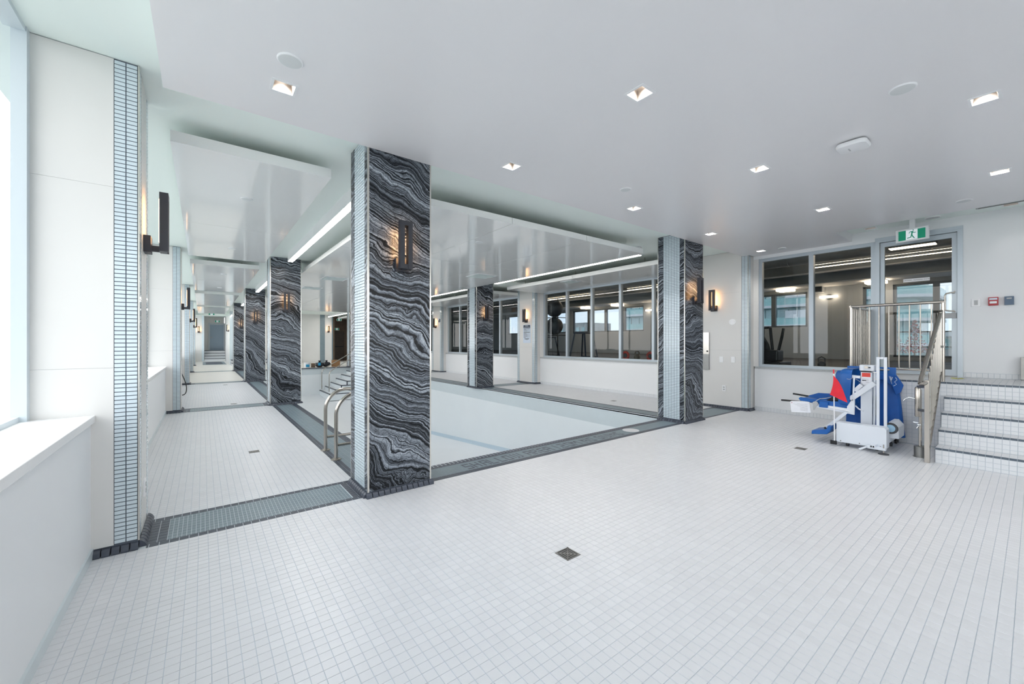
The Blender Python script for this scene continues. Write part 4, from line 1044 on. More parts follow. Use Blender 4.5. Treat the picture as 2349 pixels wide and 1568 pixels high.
# hose and tray by the left wall
tr = thing('blue_tray', 'small bright blue tray on the third left window sill', 'tray', (-.60, 14.6, .897)); m = MB(); m.box(-.12, .12, -.2, .2, 0, .01); m.box(-.12, -.105, -.2, .2, .01, .07); m.box(.105, .12, -.2, .2, .01, .07); m.build('pan', 'cyan', tr); B(-.105, .105, -.2, -.185, .01, .07).build('rim', 'cyan', tr)
def chaikin(p, n=3):
    p = [Vector(q) for q in p]
    for _ in range(n): p = [p[0]] + [q for a, b in zip(p, p[1:]) for q in (a * .75 + b * .25, a * .25 + b * .75)] + [p[-1]]
    return p
MB().tube(chaikin([(-.545, 13.9, .78), (-.47, 13.7, .62), (-.40, 13.5, .45), (-.33, 13.35, .25), (-.33, 13.2, .06), (-.40, 13.1, .012), (-.50, 13.3, .012)]), .011, 8).build('black_hose', 'plastic_black', smooth=True, label='thin black hose hanging down by the third left window wall', cat='hose')
pa = [(7.98, 0.60), (8.0, .57)]
lv = thing('fallen_leaf', 'small yellow-green scrap on the landing by the door frame', 'leaf', (8.28, .66, .851))
for i in range(7):
    a = i * .9; MB().prism([(0, 0, 0), (.035 * math.cos(a), .05 * math.sin(a), .012), (.05 * math.cos(a + .4), .07 * math.sin(a + .4), .004)], (0, 0, .002)).build('leaflet', 'yellow_leaf', lv)
# ================================================================== pool lift
lf_o = (6.85, 1.35, 0)
lift = thing('pool_lift', 'white pool access lift with blue seat and red flag before the landing', 'pool lift', lf_o)
def LP(mb, name, mt, parent=None, **k):
    for i, p in enumerate(mb.v): mb.v[i] = (p[0] - lf_o[0], p[1] - lf_o[1], p[2])
    return mb.build(name, mt, parent or lift, **k)
LP(MB().prism([(6.60, 1.595, .055), (6.60, 1.105, .055), (6.60, 1.105, .285), (6.60, 1.125, .31), (6.60, 1.595, .31)], (.16, 0, 0)), 'base_shroud', 'lift_white', bevel=.004)
for y in (1.55, 1.36, 1.16): LP(MB().lathe((6.60, y, .075), [(.007, 0), (.006, -.004)], 10, 'x'), 'screw', 'steel_brushed')
LP(B(6.76, 7.2, 1.12, 1.17, .09, .16), 'chassis_beam', 'lift_white'); LP(B(6.76, 7.2, 1.53, 1.58, .09, .16), 'chassis_beam', 'lift_white'); LP(B(7.02, 7.1, 1.17, 1.53, .09, .16), 'chassis_beam', 'lift_white')
LP(B(6.57, 6.62, 1.585, 1.64, .028, .065), 'outrigger', 'lift_white'); LP(B(6.545, 6.57, 1.58, 1.645, .022, .07), 'end_cap', 'plastic_black')
for (x, y) in ((6.70, 1.50), (6.70, 1.21), (7.12, 1.50), (7.12, 1.15)):
    c = LP(MB().lathe((x, y - .013, .032), [(.032, 0), (.032, .026)], 18, 'y'), 'caster_wheel', 'rubber')
    LP(B(x - .012, x + .012, y - .02, y + .02, .055, .092), 'caster_fork', 'plastic_grey', c)
ft = LP(MB().lathe((6.53, 1.12, 0), [(.052, 0), (.052, .008), (.02, .016)], 20), 'levelling_foot', 'rubber'); LP(MB().cyl((6.53, 1.12, .01), (6.53, 1.12, .12), .006, 8), 'foot_stem', 'steel', ft)
LP(B(6.515, 6.60, 1.10, 1.27, .045, .075), 'foot_bracket', 'lift_white', bevel=.006); LP(MB().prism([(6.56, 1.27, .05), (6.56, 1.27, .072), (6.54, 1.36, .022), (6.54, 1.34, .008)], (.03, 0, 0)), 'foot_pedal', 'lift_white')
b = LP(B(6.50, 6.60, 1.19, 1.245, .062, .10), 'tube_socket', 'lift_white'); LP(B(6.498, 6.502, 1.2, 1.215, .07, .09), 'socket_hole', 'plastic_black', b); LP(B(6.498, 6.502, 1.222, 1.236, .07, .09), 'socket_hole', 'plastic_black', b)
wh = LP(MB().lathe((6.80, 1.10, .285), [(.045, -.012), (.066, -.016), (.070, 0), (.066, .016), (.045, .012)], 28, 'x'), 'transport_wheel', 'rubber', smooth=True)
LP(MB().lathe((6.80, 1.10, .285), [(.046, -.013), (.044, -.017), (.012, -.020)], 24, 'x'), 'wheel_hub', 'hub_blue', wh)
LP(MB().prism([(6.82, 1.12, .16), (6.82, 1.03, .16), (6.82, 1.03, .30), (6.82, 1.08, .36), (6.82, 1.12, .36)], (.34, 0, 0)), 'wheel_guard', 'lift_white')
mast = LP(B(6.86, 6.97, 1.285, 1.402, .14, .98), 'mast', 'lift_white', bevel=.004)
LP(B(6.85, 6.98, 1.265, 1.412, .985, 1.06), 'mast_head', 'lift_white', bevel=.003); LP(B(6.845, 6.85, 1.30, 1.32, 1.02, 1.035), 'button', 'plastic_black'); LP(B(6.842, 6.85, 1.325, 1.36, 1.015, 1.045), 'latch', 'steel')
LP(B(6.852, 6.86, 1.29, 1.398, .965, .985), 'mast_gap', 'plastic_black')
lb = LP(B(6.857, 6.8605, 1.295, 1.395, .80, .965), 'warning_label', 'paper', mast); 
LP(B(6.8555, 6.858, 1.302, 1.388, .905, .957), 'red_label_field', 'label_red', mast)
for i in range(3): LP(B(6.8552, 6.857, 1.32, 1.388 - .02 * i, .875 - i * .02, .879 - i * .02), 'label_print', 'plastic_grey', mast)
LP(B(6.8552, 6.857, 1.345, 1.385, .853, .863), 'label_print', 'ink', mast)
LP(MB().tube([(6.84, 1.262, .20), (6.84, 1.255, .98)], .011, 10), 'actuator_tube', 'lift_white', smooth=True); LP(MB().tube([(6.86, 1.235, .18), (6.86, 1.243, .40), (6.86, 1.238, .95)], .007, 8), 'actuator_rod', 'steel', smooth=True)
for z in (.88, .97): LP(MB().tube([(6.84, 1.27, z), (6.84, 1.215, z)], .009, 10), 'pivot_bolt', 'steel')
LP(B(6.862, 6.90, 1.252, 1.275, .42, .66), 'rack_plate', 'plastic_grey')
fr = MB(); fr.box(6.74, 6.765, 1.195, 1.225, .14, 1.17); fr.box(6.74, 6.765, 1.125, 1.155, .14, 1.17); fr.box(6.74, 6.765, 1.155, 1.195, 1.145, 1.17); LP(fr, 'push_frame', 'lift_white', bevel=.003)
LP(MB().bar((6.815, 1.255, .835), (6.815, 1.50, .60), .03, .062), 'lift_arm', 'lift_white', bevel=.003)
LP(MB().bar((6.83, 1.40, .90), (6.83, 1.48, .905), .03, .035), 'upper_link', 'lift_white'); LP(MB().bar((6.83, 1.385, .80), (6.83, 1.455, .715), .03, .045), 'gas_link', 'lift_white')
LP(MB().prism([(6.80, 1.47, .62), (6.80, 1.45, .62), (6.80, 1.455, .40), (6.80, 1.92, .455), (6.80, 1.92, .50), (6.80, 1.53, .475), (6.80, 1.53, .50)], (.035, 0, 0)), 'seat_support', 'lift_white', bevel=.003)
LP(MB().tube([(6.80, 1.465, .60), (6.80, 1.455, .90)], .010, 10), 'back_tube', 'lift_white', smooth=True)
LP(MB().tube([(6.84, 1.45, .52), (6.85, 1.42, .48), (6.86, 1.37, .455)], .009, 8), 'cable', 'lift_white', smooth=True)
LP(MB().tube([(6.80, 1.53, .87), (6.79, 1.50, .865), (6.795, 1.46, .89), (6.82, 1.41, .85), (6.84, 1.37, .80), (6.845, 1.385, .76)], .003, 6), 'tether', 'plastic_grey', smooth=True)
# blue seat: back shell and pan
def rrect(cx, cz, w, h, r_, n=5):
    out = []
    for sx, sz, a in ((1, 1, 0), (-1, 1, 1), (-1, -1, 2), (1, -1, 3)):
        out += [(cx + sx * (w - r_) + r_ * math.cos((a + i / n) * HP), cz + sz * (h - r_) + r_ * math.sin((a + i / n) * HP)) for i in range(n + 1)]
    return out
LP(loft(MB(), [[(x, yy + (z - .5) * -.06 + .0, z) for x, z in rrect(7.0, .75, .20 * q, .25 * q, .07)] for yy, q in ((1.52, .92), (1.505, 1.0), (1.60, 1.0), (1.63, .94), (1.615, .8))]), 'seat_back', 'lift_blue', smooth=True)
LP(loft(MB(), [[(x, yy, z) for x, z in rrect(7.13, .80, .06 * q, .16 * q, .04)] for yy, q in ((1.60, 1), (1.70, 1), (1.72, .8))]), 'side_bolster', 'lift_blue', smooth=True)
pan = MB()
pan.prism([(6.83, 1.50, .60), (6.83, 1.49, .52), (6.83, 1.56, .455), (6.83, 1.66, .445), (6.83, 1.74, .495), (6.83, 2.07, .515), (6.83, 2.09, .545), (6.83, 2.07, .565), (6.83, 1.70, .545), (6.83, 1.60, .555)], (.04, 0, 0))
pan.prism([(7.18, 1.50, .62), (7.18, 1.49, .52), (7.18, 1.60, .46), (7.18, 2.05, .50), (7.18, 2.07, .56), (7.18, 1.95, .61), (7.18, 1.75, .615), (7.18, 1.6, .57)], (.04, 0, 0))
pan.prism([(6.87, 1.50, .50), (6.87, 1.50, .47), (6.87, 2.05, .50), (6.87, 2.07, .55), (6.87, 1.98, .545)], (.31, 0, 0))
LP(pan, 'seat_pan', 'lift_blue', bevel=.008)
LP(B(6.79, 6.83, 1.735, 1.835, .455, .535), 'control_bracket', 'lift_blue', bevel=.008)
LP(MB().prism([(6.90, 1.55, .55), (6.90, 1.78, .545), (6.90, 1.72, .60), (6.90, 1.58, .61)], (.22, 0, 0)), 'lap_belt', 'plastic_black', bevel=.01)
rc = LP(loft(MB(), [[(6.785, 1.872 + y * q, .50 + z * q) for y, z in rrect(0, 0, .034, .032, .03)] + [] for q in (1.0,)] + [[(6.765, 1.872 + y, .50 + z) for y, z in rrect(0, 0, .032, .030, .028)]]), 'hand_control', 'plastic_grey'); LP(MB().prism([(6.772, 1.90, .49), (6.772, 1.85, .485), (6.772, 1.885, .41), (6.772, 1.895, .41)], (.01, 0, 0)), 'control_tail', 'plastic_grey', rc)
LP(MB().tube([(6.775, 1.872, .53), (6.80, 1.83, .57), (6.84, 1.76, .585), (6.88, 1.72, .60)], .005, 8), 'control_cable', 'plastic_grey', smooth=True)
for (x, ya, za, yb, zb) in ((6.85, 2.06, .50, 2.30, .495), (7.2, 2.05, .545, 2.26, .565)): LP(MB().tube([(x, ya, za), (x, yb, zb), (x, yb + .012, zb)], .013, 12), 'arm_handle', 'plastic_black', smooth=True)
LP(MB().tube([(6.80, 1.72, .468), (6.80, 1.5, .44)], .006, 8), 'wire_link', 'plastic_white')
fs_ = LP(MB().prism([(6.62, 1.875, .10), (6.62, 1.70, .125), (6.62, 1.66, .18), (6.62, 1.655, .235), (6.62, 1.69, .245), (6.62, 1.71, .19), (6.62, 1.87, .15)], (.30, 0, 0)), 'footrest', 'lift_blue', bevel=.008)
LP(MB().bar((6.77, 1.53, .43), (6.70, 1.735, .19), .03, .035), 'footrest_arm', 'lift_white'); LP(MB().bar((6.703, 1.726, .20), (6.698, 1.742, .182), .032, .037), 'arm_end', 'plastic_black')
LP(MB().tube([(6.565, 1.605, .06), (6.56, 1.612, .93)], .0065, 8), 'flag_pole', 'plastic_white', smooth=True); LP(MB().tube([(6.56, 1.612, .93), (6.56, 1.6125, .945)], .008, 8), 'pole_ferrule', 'plastic_white'); LP(MB().tube([(6.56, 1.6125, .945), (6.56, 1.613, 1.0)], .0075, 8), 'pole_tip', 'flag_red')
# flag
A_, B_, C_ = Vector((6.528, 1.609, .925)), Vector((6.528, 1.65, .668)), Vector((6.528, 1.459, .588)); n = 10; m = MB(); idx = {}
for side in (0, 1):
    for i in range(n + 1):
        for j in range(n + 1 - i):
            a, b_ = i / n, j / n; c_ = 1 - a - b_
            p = A_ * c_ + B_ * a + C_ * b_
            p = p + Vector((.018 * math.sin(5.5 * b_ + 1.5 * a) - .0016 * side, -.028 * (c_ * b_) * 4 * .45 + .012 * c_ * a * 4 * -1, .02 * c_ * b_ * 4))
            idx[(side, i, j)] = len(m.v); m.v.append(tuple(p))
    for i in range(n):
        for j in range(n - i):
            t = (idx[(side, i, j)], idx[(side, i + 1, j)], idx[(side, i, j + 1)]); m.f.append(t if side == 0 else t[::-1])
            if i + j < n - 1: t = (idx[(side, i + 1, j)], idx[(side, i + 1, j + 1)], idx[(side, i, j + 1)]); m.f.append(t if side == 0 else t[::-1])
LP(m, 'flag', 'flag_red', smooth=True, fix=False, label='red triangular flag')
ps_ = thing('instruction_sheet', 'white printed instruction sheet hanging from the lift arm handle', 'paper', (6.84, 2.08, .49))
MB().prism([(-.004, .115, .0), (.0, .10, -.155), (.006, -.135, -.135), (-.002, -.12, .02)], (.0025, 0, 0)).build('sheet', 'paper', ps_)
for i in range(9): B(-.0035 + .0006 * i, -.0025 + .0006 * i, -.10, .075 - (.05 if i == 0 else 0.0), -.02 - .012 * i, -.0175 - .012 * i).build('print_line', 'plastic_grey', ps_)
MB().prism([(-.0045, .10, -.022), (-.0045, .085, -.022), (-.0045, .0925, -.010)], (.001, 0, 0)).build('warning_mark', 'red_plastic', ps_)
MB().tube([(.0, .10, .004), (.0, -.11, .022)], .006, 8).build('roll_edge', 'plastic_white', ps_)
# blue cover draped behind the lift
cv = thing('blue_cover_cart', 'tall deep blue draped cover standing behind the lift against the tiled landing', 'cover', (7.405, 1.40, 0))
secs = []
for z, w_, d_ in ((.09, .31, .085), (.2, .30, .085), (.5, .285, .08), (.75, .27, .075), (.90, .255, .07), (.93, .24, .05)):
    ring = []
    for i in range(48):
        a = 2 * math.pi * i / 48; cx = math.copysign(abs(math.cos(a)) ** .5, math.cos(a)); cy = math.copysign(abs(math.sin(a)) ** .5, math.sin(a))
        fold = 1 + .10 * math.sin(a * 9 + z * 2) * (1 - z * .75)
        ring.append((d_ * cx * fold, w_ * cy * (1 + .02 * math.sin(a * 7)) - .02 + .03 * (z - .5), z))
    secs.append(ring)
loft(MB(), secs).build('draped_cloth', 'cover_blue', cv, smooth=True, ang=80)
bd = MB(); bd.box(-.10, -.075, -.27, .24, .915, 1.02); bd.build('stiff_header', 'lift_blue', cv, bevel=.006)
MB().tube([(-.115, .13, .985), (-.115, -.21, .985)], .012, 10).build('hanging_bar', 'steel', cv, smooth=True)
fl_ = MB(); fl_.prism([(-.10, .05, .93), (-.11, -.20, .925), (-.115, -.28, .915), (-.12, -.345, .79), (-.12, -.32, .70), (-.12, -.27, .655), (-.115, -.23, .78), (-.11, -.14, .85), (-.10, .05, .84)], (.03, 0, 0)); flap = fl_.build('folded_flap', 'cover_blue', cv, bevel=.008)
m = MB(); m.tube([(-.126, -.27, .89), (-.126, -.285, .86), (-.126, -.26, .83), (-.126, -.28, .80), (-.126, -.25, .775)], .003, 6); m.build('logo_line', 'print_white', flap)
for i in range(4): MB().bar((-.124, -.205 - .012 * i, .905 - .004 * i), (-.124, -.235 + .004 * i, .80 + .01 * i), .002, .006 if i % 2 else .003).build('logo_stroke', 'print_white', flap)
for y in (-.26, .22):
    for x in (-.04, .05):
        w_ = MB().lathe((x, y - .012, .03), [(.03, 0), (.03, .024)], 16, 'y').build('caster_wheel', 'plastic_black', cv); B(x - .012, x + .012, y - .018, y + .018, .045, .10).build('caster_fork', 'plastic_black', w_)
# ================================================================== the gym behind the glass
GX0, GX1, GZ = XR + .2, 15.0, .85
struct('floor', B(GX0, GX1 + .2, -2.6, 24, GZ - .1, GZ), 'gym_floor', 'dark rubber floor of the gym beyond the glass')
struct('ceiling', B(GX0, GX1 + .2, -2.6, 24, 4.0, 4.1), 'gym_ceiling', 'dark exposed ceiling of the gym')
struct('wall_gym', B(GX0, GX1 + .2, -2.7, -2.6, GZ, 4.0), 'gym_dark'); struct('wall_gym', B(GX0, GX1 + .2, 24, 24.1, GZ, 4.0), 'gym_dark')
struct('wall_gym', B(GX0, GX0 + .02, -2.6, .6, GZ, 4.0), 'gym_dark'); struct('wall_gym', B(GX0, GX0 + .05, -2.6, 24, 3.19, 4.0), 'gym_dark')
struct('trim_30', B(14.0, GX1, -2.6, 24, 3.06, 3.45), 'gym_dark', 'dark bulkhead over the outer gym windows'); struct('trim_31', B(14.02, GX1, -2.6, 24, 3.03, 3.06), 'wall_paint')
OP = [(0.75, 2.38, .95), (2.62, 3.02, 1.84), (4.35, 9.15, 1.84), (10.25, 14.45, 1.84), (14.75, 20.0, 1.84)]   # openings in the outer wall
ye = -2.6
for (a, b, z) in OP:
    struct('wall_outer', B(GX1, GX1 + .2, ye, a, GZ, 3.06), 'gym_wall'); ye = b
    struct('wall_outer', B(GX1, GX1 + .2, a, b, GZ if z > 1 else .80, z), 'gym_wall'); struct('wall_outer', B(GX1, GX1 + .2, a, b, 2.93, 3.06), 'gym_dark')
struct('wall_outer', B(GX1, GX1 + .2, ye, 24, GZ, 3.06), 'gym_wall')
struct('wall_outer', B(GX1, GX1 + .2, -2.6, 24, 3.45, 4.0), 'gym_dark')
for i, (a, b, z) in enumerate(OP):
    w = thing(f'window_{30 + i}', f'{["terrace door glazing behind the glass gym door", "narrow outer gym window", "outer gym window behind the two-pane window", "outer gym window behind the long window", "farthest outer gym window"][i]}', None, (GX1 + .1, (a + b) / 2, z), kind='structure')
    hh = 2.93 - z; L = (b - a) / 2; n = max(1, round((b - a) / 1.0))
    m = MB(); m.box(-.05, .05, -L, -L + .06, 0, hh); m.box(-.05, .05, L - .06, L, 0, hh); m.box(-.05, .05, -L, L, 0, .05); m.box(-.05, .05, -L, L, hh - .05, hh); m.build('window_frame', 'gym_mullion', w)
    for j in range(1, n): B(-.06, .05, -L + 2 * L * j / n - .06, -L + 2 * L * j / n + .06, .05, hh - .05).build('mullion', 'gym_mullion', w)
    for j in range(n): MB().quad((0, -L + 2 * L * j / n + .06, .05), (0, -L + 2 * L * (j + 1) / n - .06, .05), (0, -L + 2 * L * (j + 1) / n - .06, hh - .05), (0, -L + 2 * L * j / n + .06, hh - .05)).build('pane', 'glass_outer', w)
# ducts and beams
for (x, z, r_, lab) in ((12.3, 3.56, .20, 'large round grey air duct under the gym ceiling'), (10.2, 3.78, .14, 'slimmer round grey duct near the gym glass')):
    d = thing('air_duct', lab, 'duct', (x, 10, z)); MB().tube([(0, -12, 0), (0, 13.5, 0)], r_, 20).build('duct_tube', 'duct', d, smooth=True)
    for i in range(-5, 7): MB().tube([(0, i * 2 - .03, 0), (0, i * 2 + .03, 0)], r_ + .012, 20).build('joint_ring', 'duct', d)
for (x, z, lab) in ((11.4, 3.46, 'pale steel beam crossing under the gym ceiling'), (13.3, 3.24, 'farther pale steel beam under the gym ceiling')):
    d = thing('ceiling_beam', lab, 'beam', (x, 10, z)); B(-.10, .10, -12.5, 13.9, 0, .02).build('flange', 'wall_paint', d); B(-.02, .02, -12.5, 13.9, .02, 4.0 - z).build('web', 'gym_dark', d)
for (x, y0, y1, lab) in ((10.6, 1.6, 3.0, 'warm linear light above the two-pane gym window'), (10.6, 5.2, 7.2, 'warm linear light high behind the long gym window'), (12.6, 6.0, 9.3, 'longer warm linear light deeper behind the long gym window'),
                         (10.6, 9.0, 10.6, 'warm linear light near the exercise balls'), (12.6, 11.0, 15.0, 'warm linear light behind the second gym window'), (12.6, 1.0, 3.5, 'warm linear light behind the glass gym door')):
    r = thing('gym_linear_light', lab, 'ceiling light', (x, (y0 + y1) / 2, 3.28), group='warm linear lights in the gym'); L = (y1 - y0) / 2
    B(-.04, .04, -L, L, .008, .07).build('housing', 'gym_wall', r); B(-.034, .034, -L + .005, L - .005, 0, .008).build('diffuser', 'light_gym', r); B(-.034, .034, -L + .005, L - .005, .07, .074).build('added_uplight', 'light_gym', r)  # glowing top strip added to brighten the gym ceiling
    for s in (-.7, .7): MB().cyl((0, s * L, .07), (0, s * L, .72), .004, 6).build('cable', 'steel', r)
for i, y in enumerate((2.63, 4.76, 7.9, 11.2, 13.0)):
    r = thing('flush_lamp', f'{["first", "second", "third", "fourth", "fifth"][i]} warm box lamp from the right above the outer gym windows', 'lamp', (14.45, y, 3.03), group='warm box lamps in the gym'); B(-.2, .2, -.2, .2, -.09, -.01).build('shade', 'light_gym', r); B(-.21, .21, -.21, .21, -.012, 0).build('base_plate', 'gym_wall', r)
for (y, z, lab) in ((3.79, 2.72, 'warm bar wall lamp behind the two-pane gym window'), (9.85, 2.70, 'warm bar wall lamp behind the long gym window')):
    r = thing('bar_wall_lamp', lab, 'wall lamp', (14.98, y, z)); B(-.10, -.04, -.22, .22, -.03, .03).build('tube', 'light_gym', r); B(-.04, 0, -.08, .08, -.05, .05).build('wall_plate', 'steel_brushed', r)
r = thing('wall_speaker', 'grey speaker mounted above the bar lamp in the gym', 'speaker', (14.9, 4.0, 2.98)); B(-.16, .06, -.1, .1, -.12, .12).build('cabinet', 'gym_wall', r); B(-.166, -.16, -.08, .08, -.10, .10).build('grille', 'plastic_black', r)
r = thing('troffer_light', 'louvred rectangular ceiling light seen through the glass door', 'ceiling light', (11.6, 1.55, 3.32)); B(-.12, .12, -.35, .35, .01, .14).build('housing', 'gym_dark', r); B(-.11, .11, -.34, .34, 0, .01).build('louvre', 'light_gym', r)
# gym gear
def ball(y, z, lab):
    r = thing('exercise_ball', lab, 'ball', (9.32, y, z)); m = MB().sphere((0, 0, 0), .29, 28, 18); m.build('ball', 'ball_dark', r, smooth=True); MB().lathe((-.289, 0, 0), [(.03, -.003), (.02, -.006)], 12, 'x').build('valve', 'plastic_black', r)
    for s in (-.12, 0, .12): MB().tube([tuple(p) for p in arc((0, 0, s), math.sqrt(.29 ** 2 - s * s) + .001, 0, 2 * math.pi, 40, UX, UY)], .004, 5).build('ridge', 'ball_dark', r)
ball(9.80, 2.48, 'upper dark exercise ball in the rack behind the long gym window'); ball(9.80, 1.89, 'lower dark exercise ball in the rack behind the long gym window')
rk = thing('ball_rack', 'black upright rack holding two dark exercise balls', 'rack', (9.62, 9.80, GZ))
for s in (-.2, .2): MB().tube([(.05, s, 0), (.05, s, 2.0)], .02, 8).build('upright', 'plastic_black', rk); B(-.5, .1, s - .025, s + .025, 0, .04).build('foot', 'plastic_black', rk)
for z in (.73, 1.32): MB().tube([(.05, -.2, z), (-.45, -.2, z), (-.45, .2, z), (.05, .2, z)], .012, 8).build('cradle', 'plastic_black', rk)
def stand(y, w, z, lab):
    r = thing('plyo_stand', lab, 'exercise stand', (9.65, y, GZ)); h_ = z - GZ; B(-.22, .22, -w, w, h_ - .035, h_).build('top', 'steel_blue', r)
    for sx in (-1, 1):
        for sy in (-1, 1): MB().bar((sx * .19, sy * (w - .03), h_ - .03), (sx * .28, sy * (w + .10), 0), .04, .04).build('leg', 'steel_blue', r)
    for sx in (-1, 1): MB().bar((sx * .28, -(w + .09), .04), (sx * .28, w + .09, .04), .03, .03).build('floor_rail', 'steel_blue', r)
stand(8.80, .24, 1.66, 'taller blue-black steel plyo stand behind the long gym window'); stand(10.62, .34, 1.54, 'lower blue-black steel plyo stand below the exercise balls')
def ringw(y, lab):
    r = thing('red_weight', lab, 'weight', (9.42, y, GZ)); MB().tube([tuple(p) for p in arc((0, 0, .13), .095, 0, 2 * math.pi * .97, 24, UY, UZ)], .035, 10).build('rubber_ring', 'weight_red', r, smooth=True); MB().lathe((0, 0, .13), [(.06, -.02), (.06, .02)], 16, 'x').build('core', 'plastic_black', r)
ringw(7.02, 'red ringed weight left of the kettlebell on the gym floor'); ringw(6.22, 'red ringed weight at the right end of the long gym window')
kb_ = thing('kettlebell', 'bronze-grey kettlebell between two red weights', 'kettlebell', (9.45, 6.66, GZ)); MB().sphere((0, 0, .09), .09, 18, 12, (1, 1, 1)).build('bell', 'bronze', kb_, smooth=True); MB().tube([(0, -.045, .15), (0, -.065, .21), (0, -.04, .25), (0, .04, .25), (0, .065, .21), (0, .045, .15)], .015, 8).build('handle', 'bronze', kb_, smooth=True)
mc = thing('exercise_machine', 'black exercise machine with curved posts behind the two-pane gym window', 'exercise machine', (9.75, 3.42, GZ))
B(-.35, .3, -.22, .25, 0, .10).build('base', 'plastic_black', mc, bevel=.02); B(-.18, .16, -.12, .16, .10, .34).build('motor_box', 'plastic_black', mc, bevel=.03)
for y, h_, b_ in ((.22, .84, 0), (.08, .82, .05), (-.17, .80, -.10)): MB().tube([(0, y * .35, .25), (0, y * .6, .45), (0, y - b_ * .3, .62), (0, y, h_)], .028, 10).build('post', 'plastic_black', mc, smooth=True)
MB().tube([(0, .10, .82), (0, .36, .80)], .02, 8).build('crossbar', 'plastic_black', mc); MB().sphere((0, .20, .40), .10, 16, 10, (.5, 1, 1.4)).build('pad', 'plastic_black', mc, smooth=True); MB().tube([(-.05, .30, 0), (-.05, .30, .82)], .022, 10).build('weight_post', 'steel_brushed', mc)
kt = thing('kettlebell', 'small black kettlebell on the floor behind the two-pane gym window', 'kettlebell', (9.6, 2.55, GZ)); MB().sphere((0, 0, .07), .07, 16, 10).build('bell', 'plastic_black', kt, smooth=True); MB().tube([(0, -.05, .10), (0, -.055, .19), (0, 0, .22), (0, .055, .19), (0, .05, .10)], .013, 8).build('handle', 'plastic_black', kt, smooth=True)

# ================================================================== outside
struct('ground', B(-300, 300, -300, 300, -16.2, -16), 'ground_out', 'distant ground far below')
struct('terrace_floor', B(GX1 + .2, 19.2, -6, 24, .45, .60), 'bld_brick', 'terrace outside the gym')
tr_ = thing('terrace_rail', 'black metal terrace railing outside the gym', 'railing', (18.9, 6, .60))
for z in (1.10, .60, .12): B(-.02, .02, -11.5, 17.5, z - .02, z + .02).build('rail', 'plastic_black', tr_)
for i in range(24): B(-.02, .02, -11.4 + i * 1.25 - .02, -11.4 + i * 1.25 + .02, 0, 1.12).build('post', 'plastic_black', tr_)
def bush(y, seed, lab):
    random.seed(seed)
    r = thing('flowering_bush', lab, 'potted plant', (16.6, y, .60)); MB().lathe((0, 0, 0), [(.10, 0), (.14, .22), (.15, .22), (.15, .25), (.13, .25)], 16).build('pot', 'terracotta', r)
    MB().tube([(0, 0, .2), (.01, .01, .55), (0, 0, 1.2)], .025, 8, .008).build('stem', 'wood_mid', r)
    for nm, mt, n in (('red_flowers', 'flower_red', 260), ('white_flowers', 'print_white', 160), ('leaves', 'leaf', 120)):
        m = MB()
        for i in range(n):
            h_ = random.random() ** 1.5; R_ = (.24 * (1 - h_) + .05) * math.sqrt(random.random()); a = random.random() * 6.283; c = Vector((R_ * math.cos(a), R_ * math.sin(a), .45 + .95 * h_)); s = .022
            d1_ = Vector((random.uniform(-1, 1), random.uniform(-1, 1), random.uniform(-1, 1))).normalized() * s; d2_ = d1_.orthogonal().normalized() * s
            m.add([c - d1_, c + d2_, c + d1_, c - d2_], [(0, 1, 2, 3)])
        m.build(nm, mt, r, kind='stuff', fix=False)
bush(2.66, 1, 'left red flowering potted bush on the terrace behind the glass door'); bush(2.16, 2, 'right red and white flowering potted bush on the terrace behind the glass door')
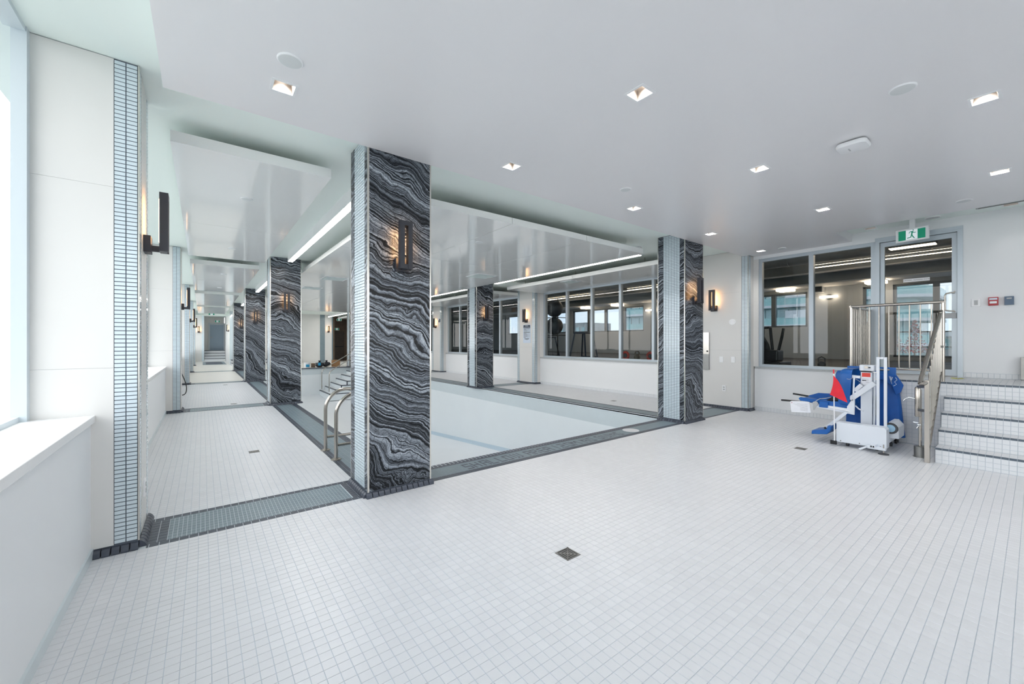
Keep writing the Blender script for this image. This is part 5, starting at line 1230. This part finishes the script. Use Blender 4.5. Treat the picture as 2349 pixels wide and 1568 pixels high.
def building(name, lab, x, y0, y1, slabs, dpt, rnd=0.0, mt='bld_teal', plain=None):
    r = thing('apartment_block', lab, 'building', (x, (y0 + y1) / 2, -16)); L = (y1 - y0) / 2
    def outline(off):
        if not rnd: return [(-off, -L), (dpt, -L), (dpt, L), (-off, L)]
        p = arc((rnd, -L + rnd, 0), rnd + off, math.pi, math.pi * 1.5, 10, UX, UY)
        return [(q[0], q[1]) for q in p] + [(dpt, -L - off), (dpt, L), (-off, L)]
    z0 = 0
    for i, z in enumerate(slabs):
        z += 16
        MB().prism([(a, b, z - .35) for a, b in outline(1.0)], (0, 0, .35)).build('slab', 'bld_white', r)
        if i < len(slabs) - 1: z2 = slabs[i + 1] + 16 - .35
        else: continue
        MB().prism([(a, b, z) for a, b in outline(-.6)], (0, 0, z2 - z)).build('core', mt, r)
        n = max(2, round(2 * L / 1.6))
        for j in range(n):
            ya, yb = -L + rnd + (2 * L - rnd) * j / n + .08, -L + rnd + (2 * L - rnd) * (j + 1) / n - .08
            B(.45, .58, ya, yb, z + .25, z2 - .2).build('window_pane', 'bld_glass' if (j * 7 + i * 3) % 5 else mt, r)
            if plain and ya + y0 + L < plain: B(-1.0, -.6, ya - .05, yb + .05, z + .9, z2 - .5).build('wall_panel', 'bld_white', r)
        MB().prism([(a, b, z) for a, b in outline(.96)], (0, 0, 1.0)).build('balcony_glass', 'bld_rail', r)
        for j in range(n + 1): B(-.98, -.92, -L + rnd + (2 * L - rnd) * j / n - .03, -L + rnd + (2 * L - rnd) * j / n + .03, z, z + 1.05).build('rail_post', 'bld_white', r)
    return r
building('a', 'teal glass apartment block with white balconies behind the two-pane gym window', 66, 15.5, 26.0, [-4.6, -1.8, 1.0, 3.8, 6.6, 9.4, 12.2, 15.0], 12, 0, plain=20.5)
building('b', 'rounded teal apartment tower behind the glass gym door', 66, 8.0, 13.2, [-4.6, -1.6, 1.2, 4.2, 7.0, 9.9], 10, 3.0)
building('c', 'farther teal apartment block behind the long gym window', 66, 44.5, 50.0, [-4.6, -1.8, 1.0, 3.8, 6.6, 9.4, 12.2, 15.0], 12)
lo = thing('low_building', 'low white building strip on the skyline behind the glass door', 'building', (90, 9.0, -16)); B(0, 8, -8, 6, 0, 18.2).build('walls', 'bld_brick', lo); B(-.2, 8, -8.2, 6.2, 18.2, 19.0).build('parapet', 'bld_white', lo)
for i in range(8): B(-.1, 0, -7.5 + i * 1.6, -6.4 + i * 1.6, 16.3, 17.8).build('window', 'bld_teal', lo)
for i, (y0, y1, h_, lab) in enumerate(((56, 66, 20, 'grey distant block at the left of the long gym window view'), (72, 90, 22.5, 'farther grey distant block seen through the second gym window'))):
    r = thing('distant_block', lab, 'building', (80, (y0 + y1) / 2, -16)); B(0, 10, -(y1 - y0) / 2, (y1 - y0) / 2, 0, h_).build('walls', 'bld_brick', r)
    for a in range(int((y1 - y0) / 2)):
        for z in range(3): B(-.12, 0, -(y1 - y0) / 2 + .5 + a * 2, -(y1 - y0) / 2 + 1.6 + a * 2, h_ - 2.6 - z * 3, h_ - 1.2 - z * 3).build('window', 'bld_glass', r)
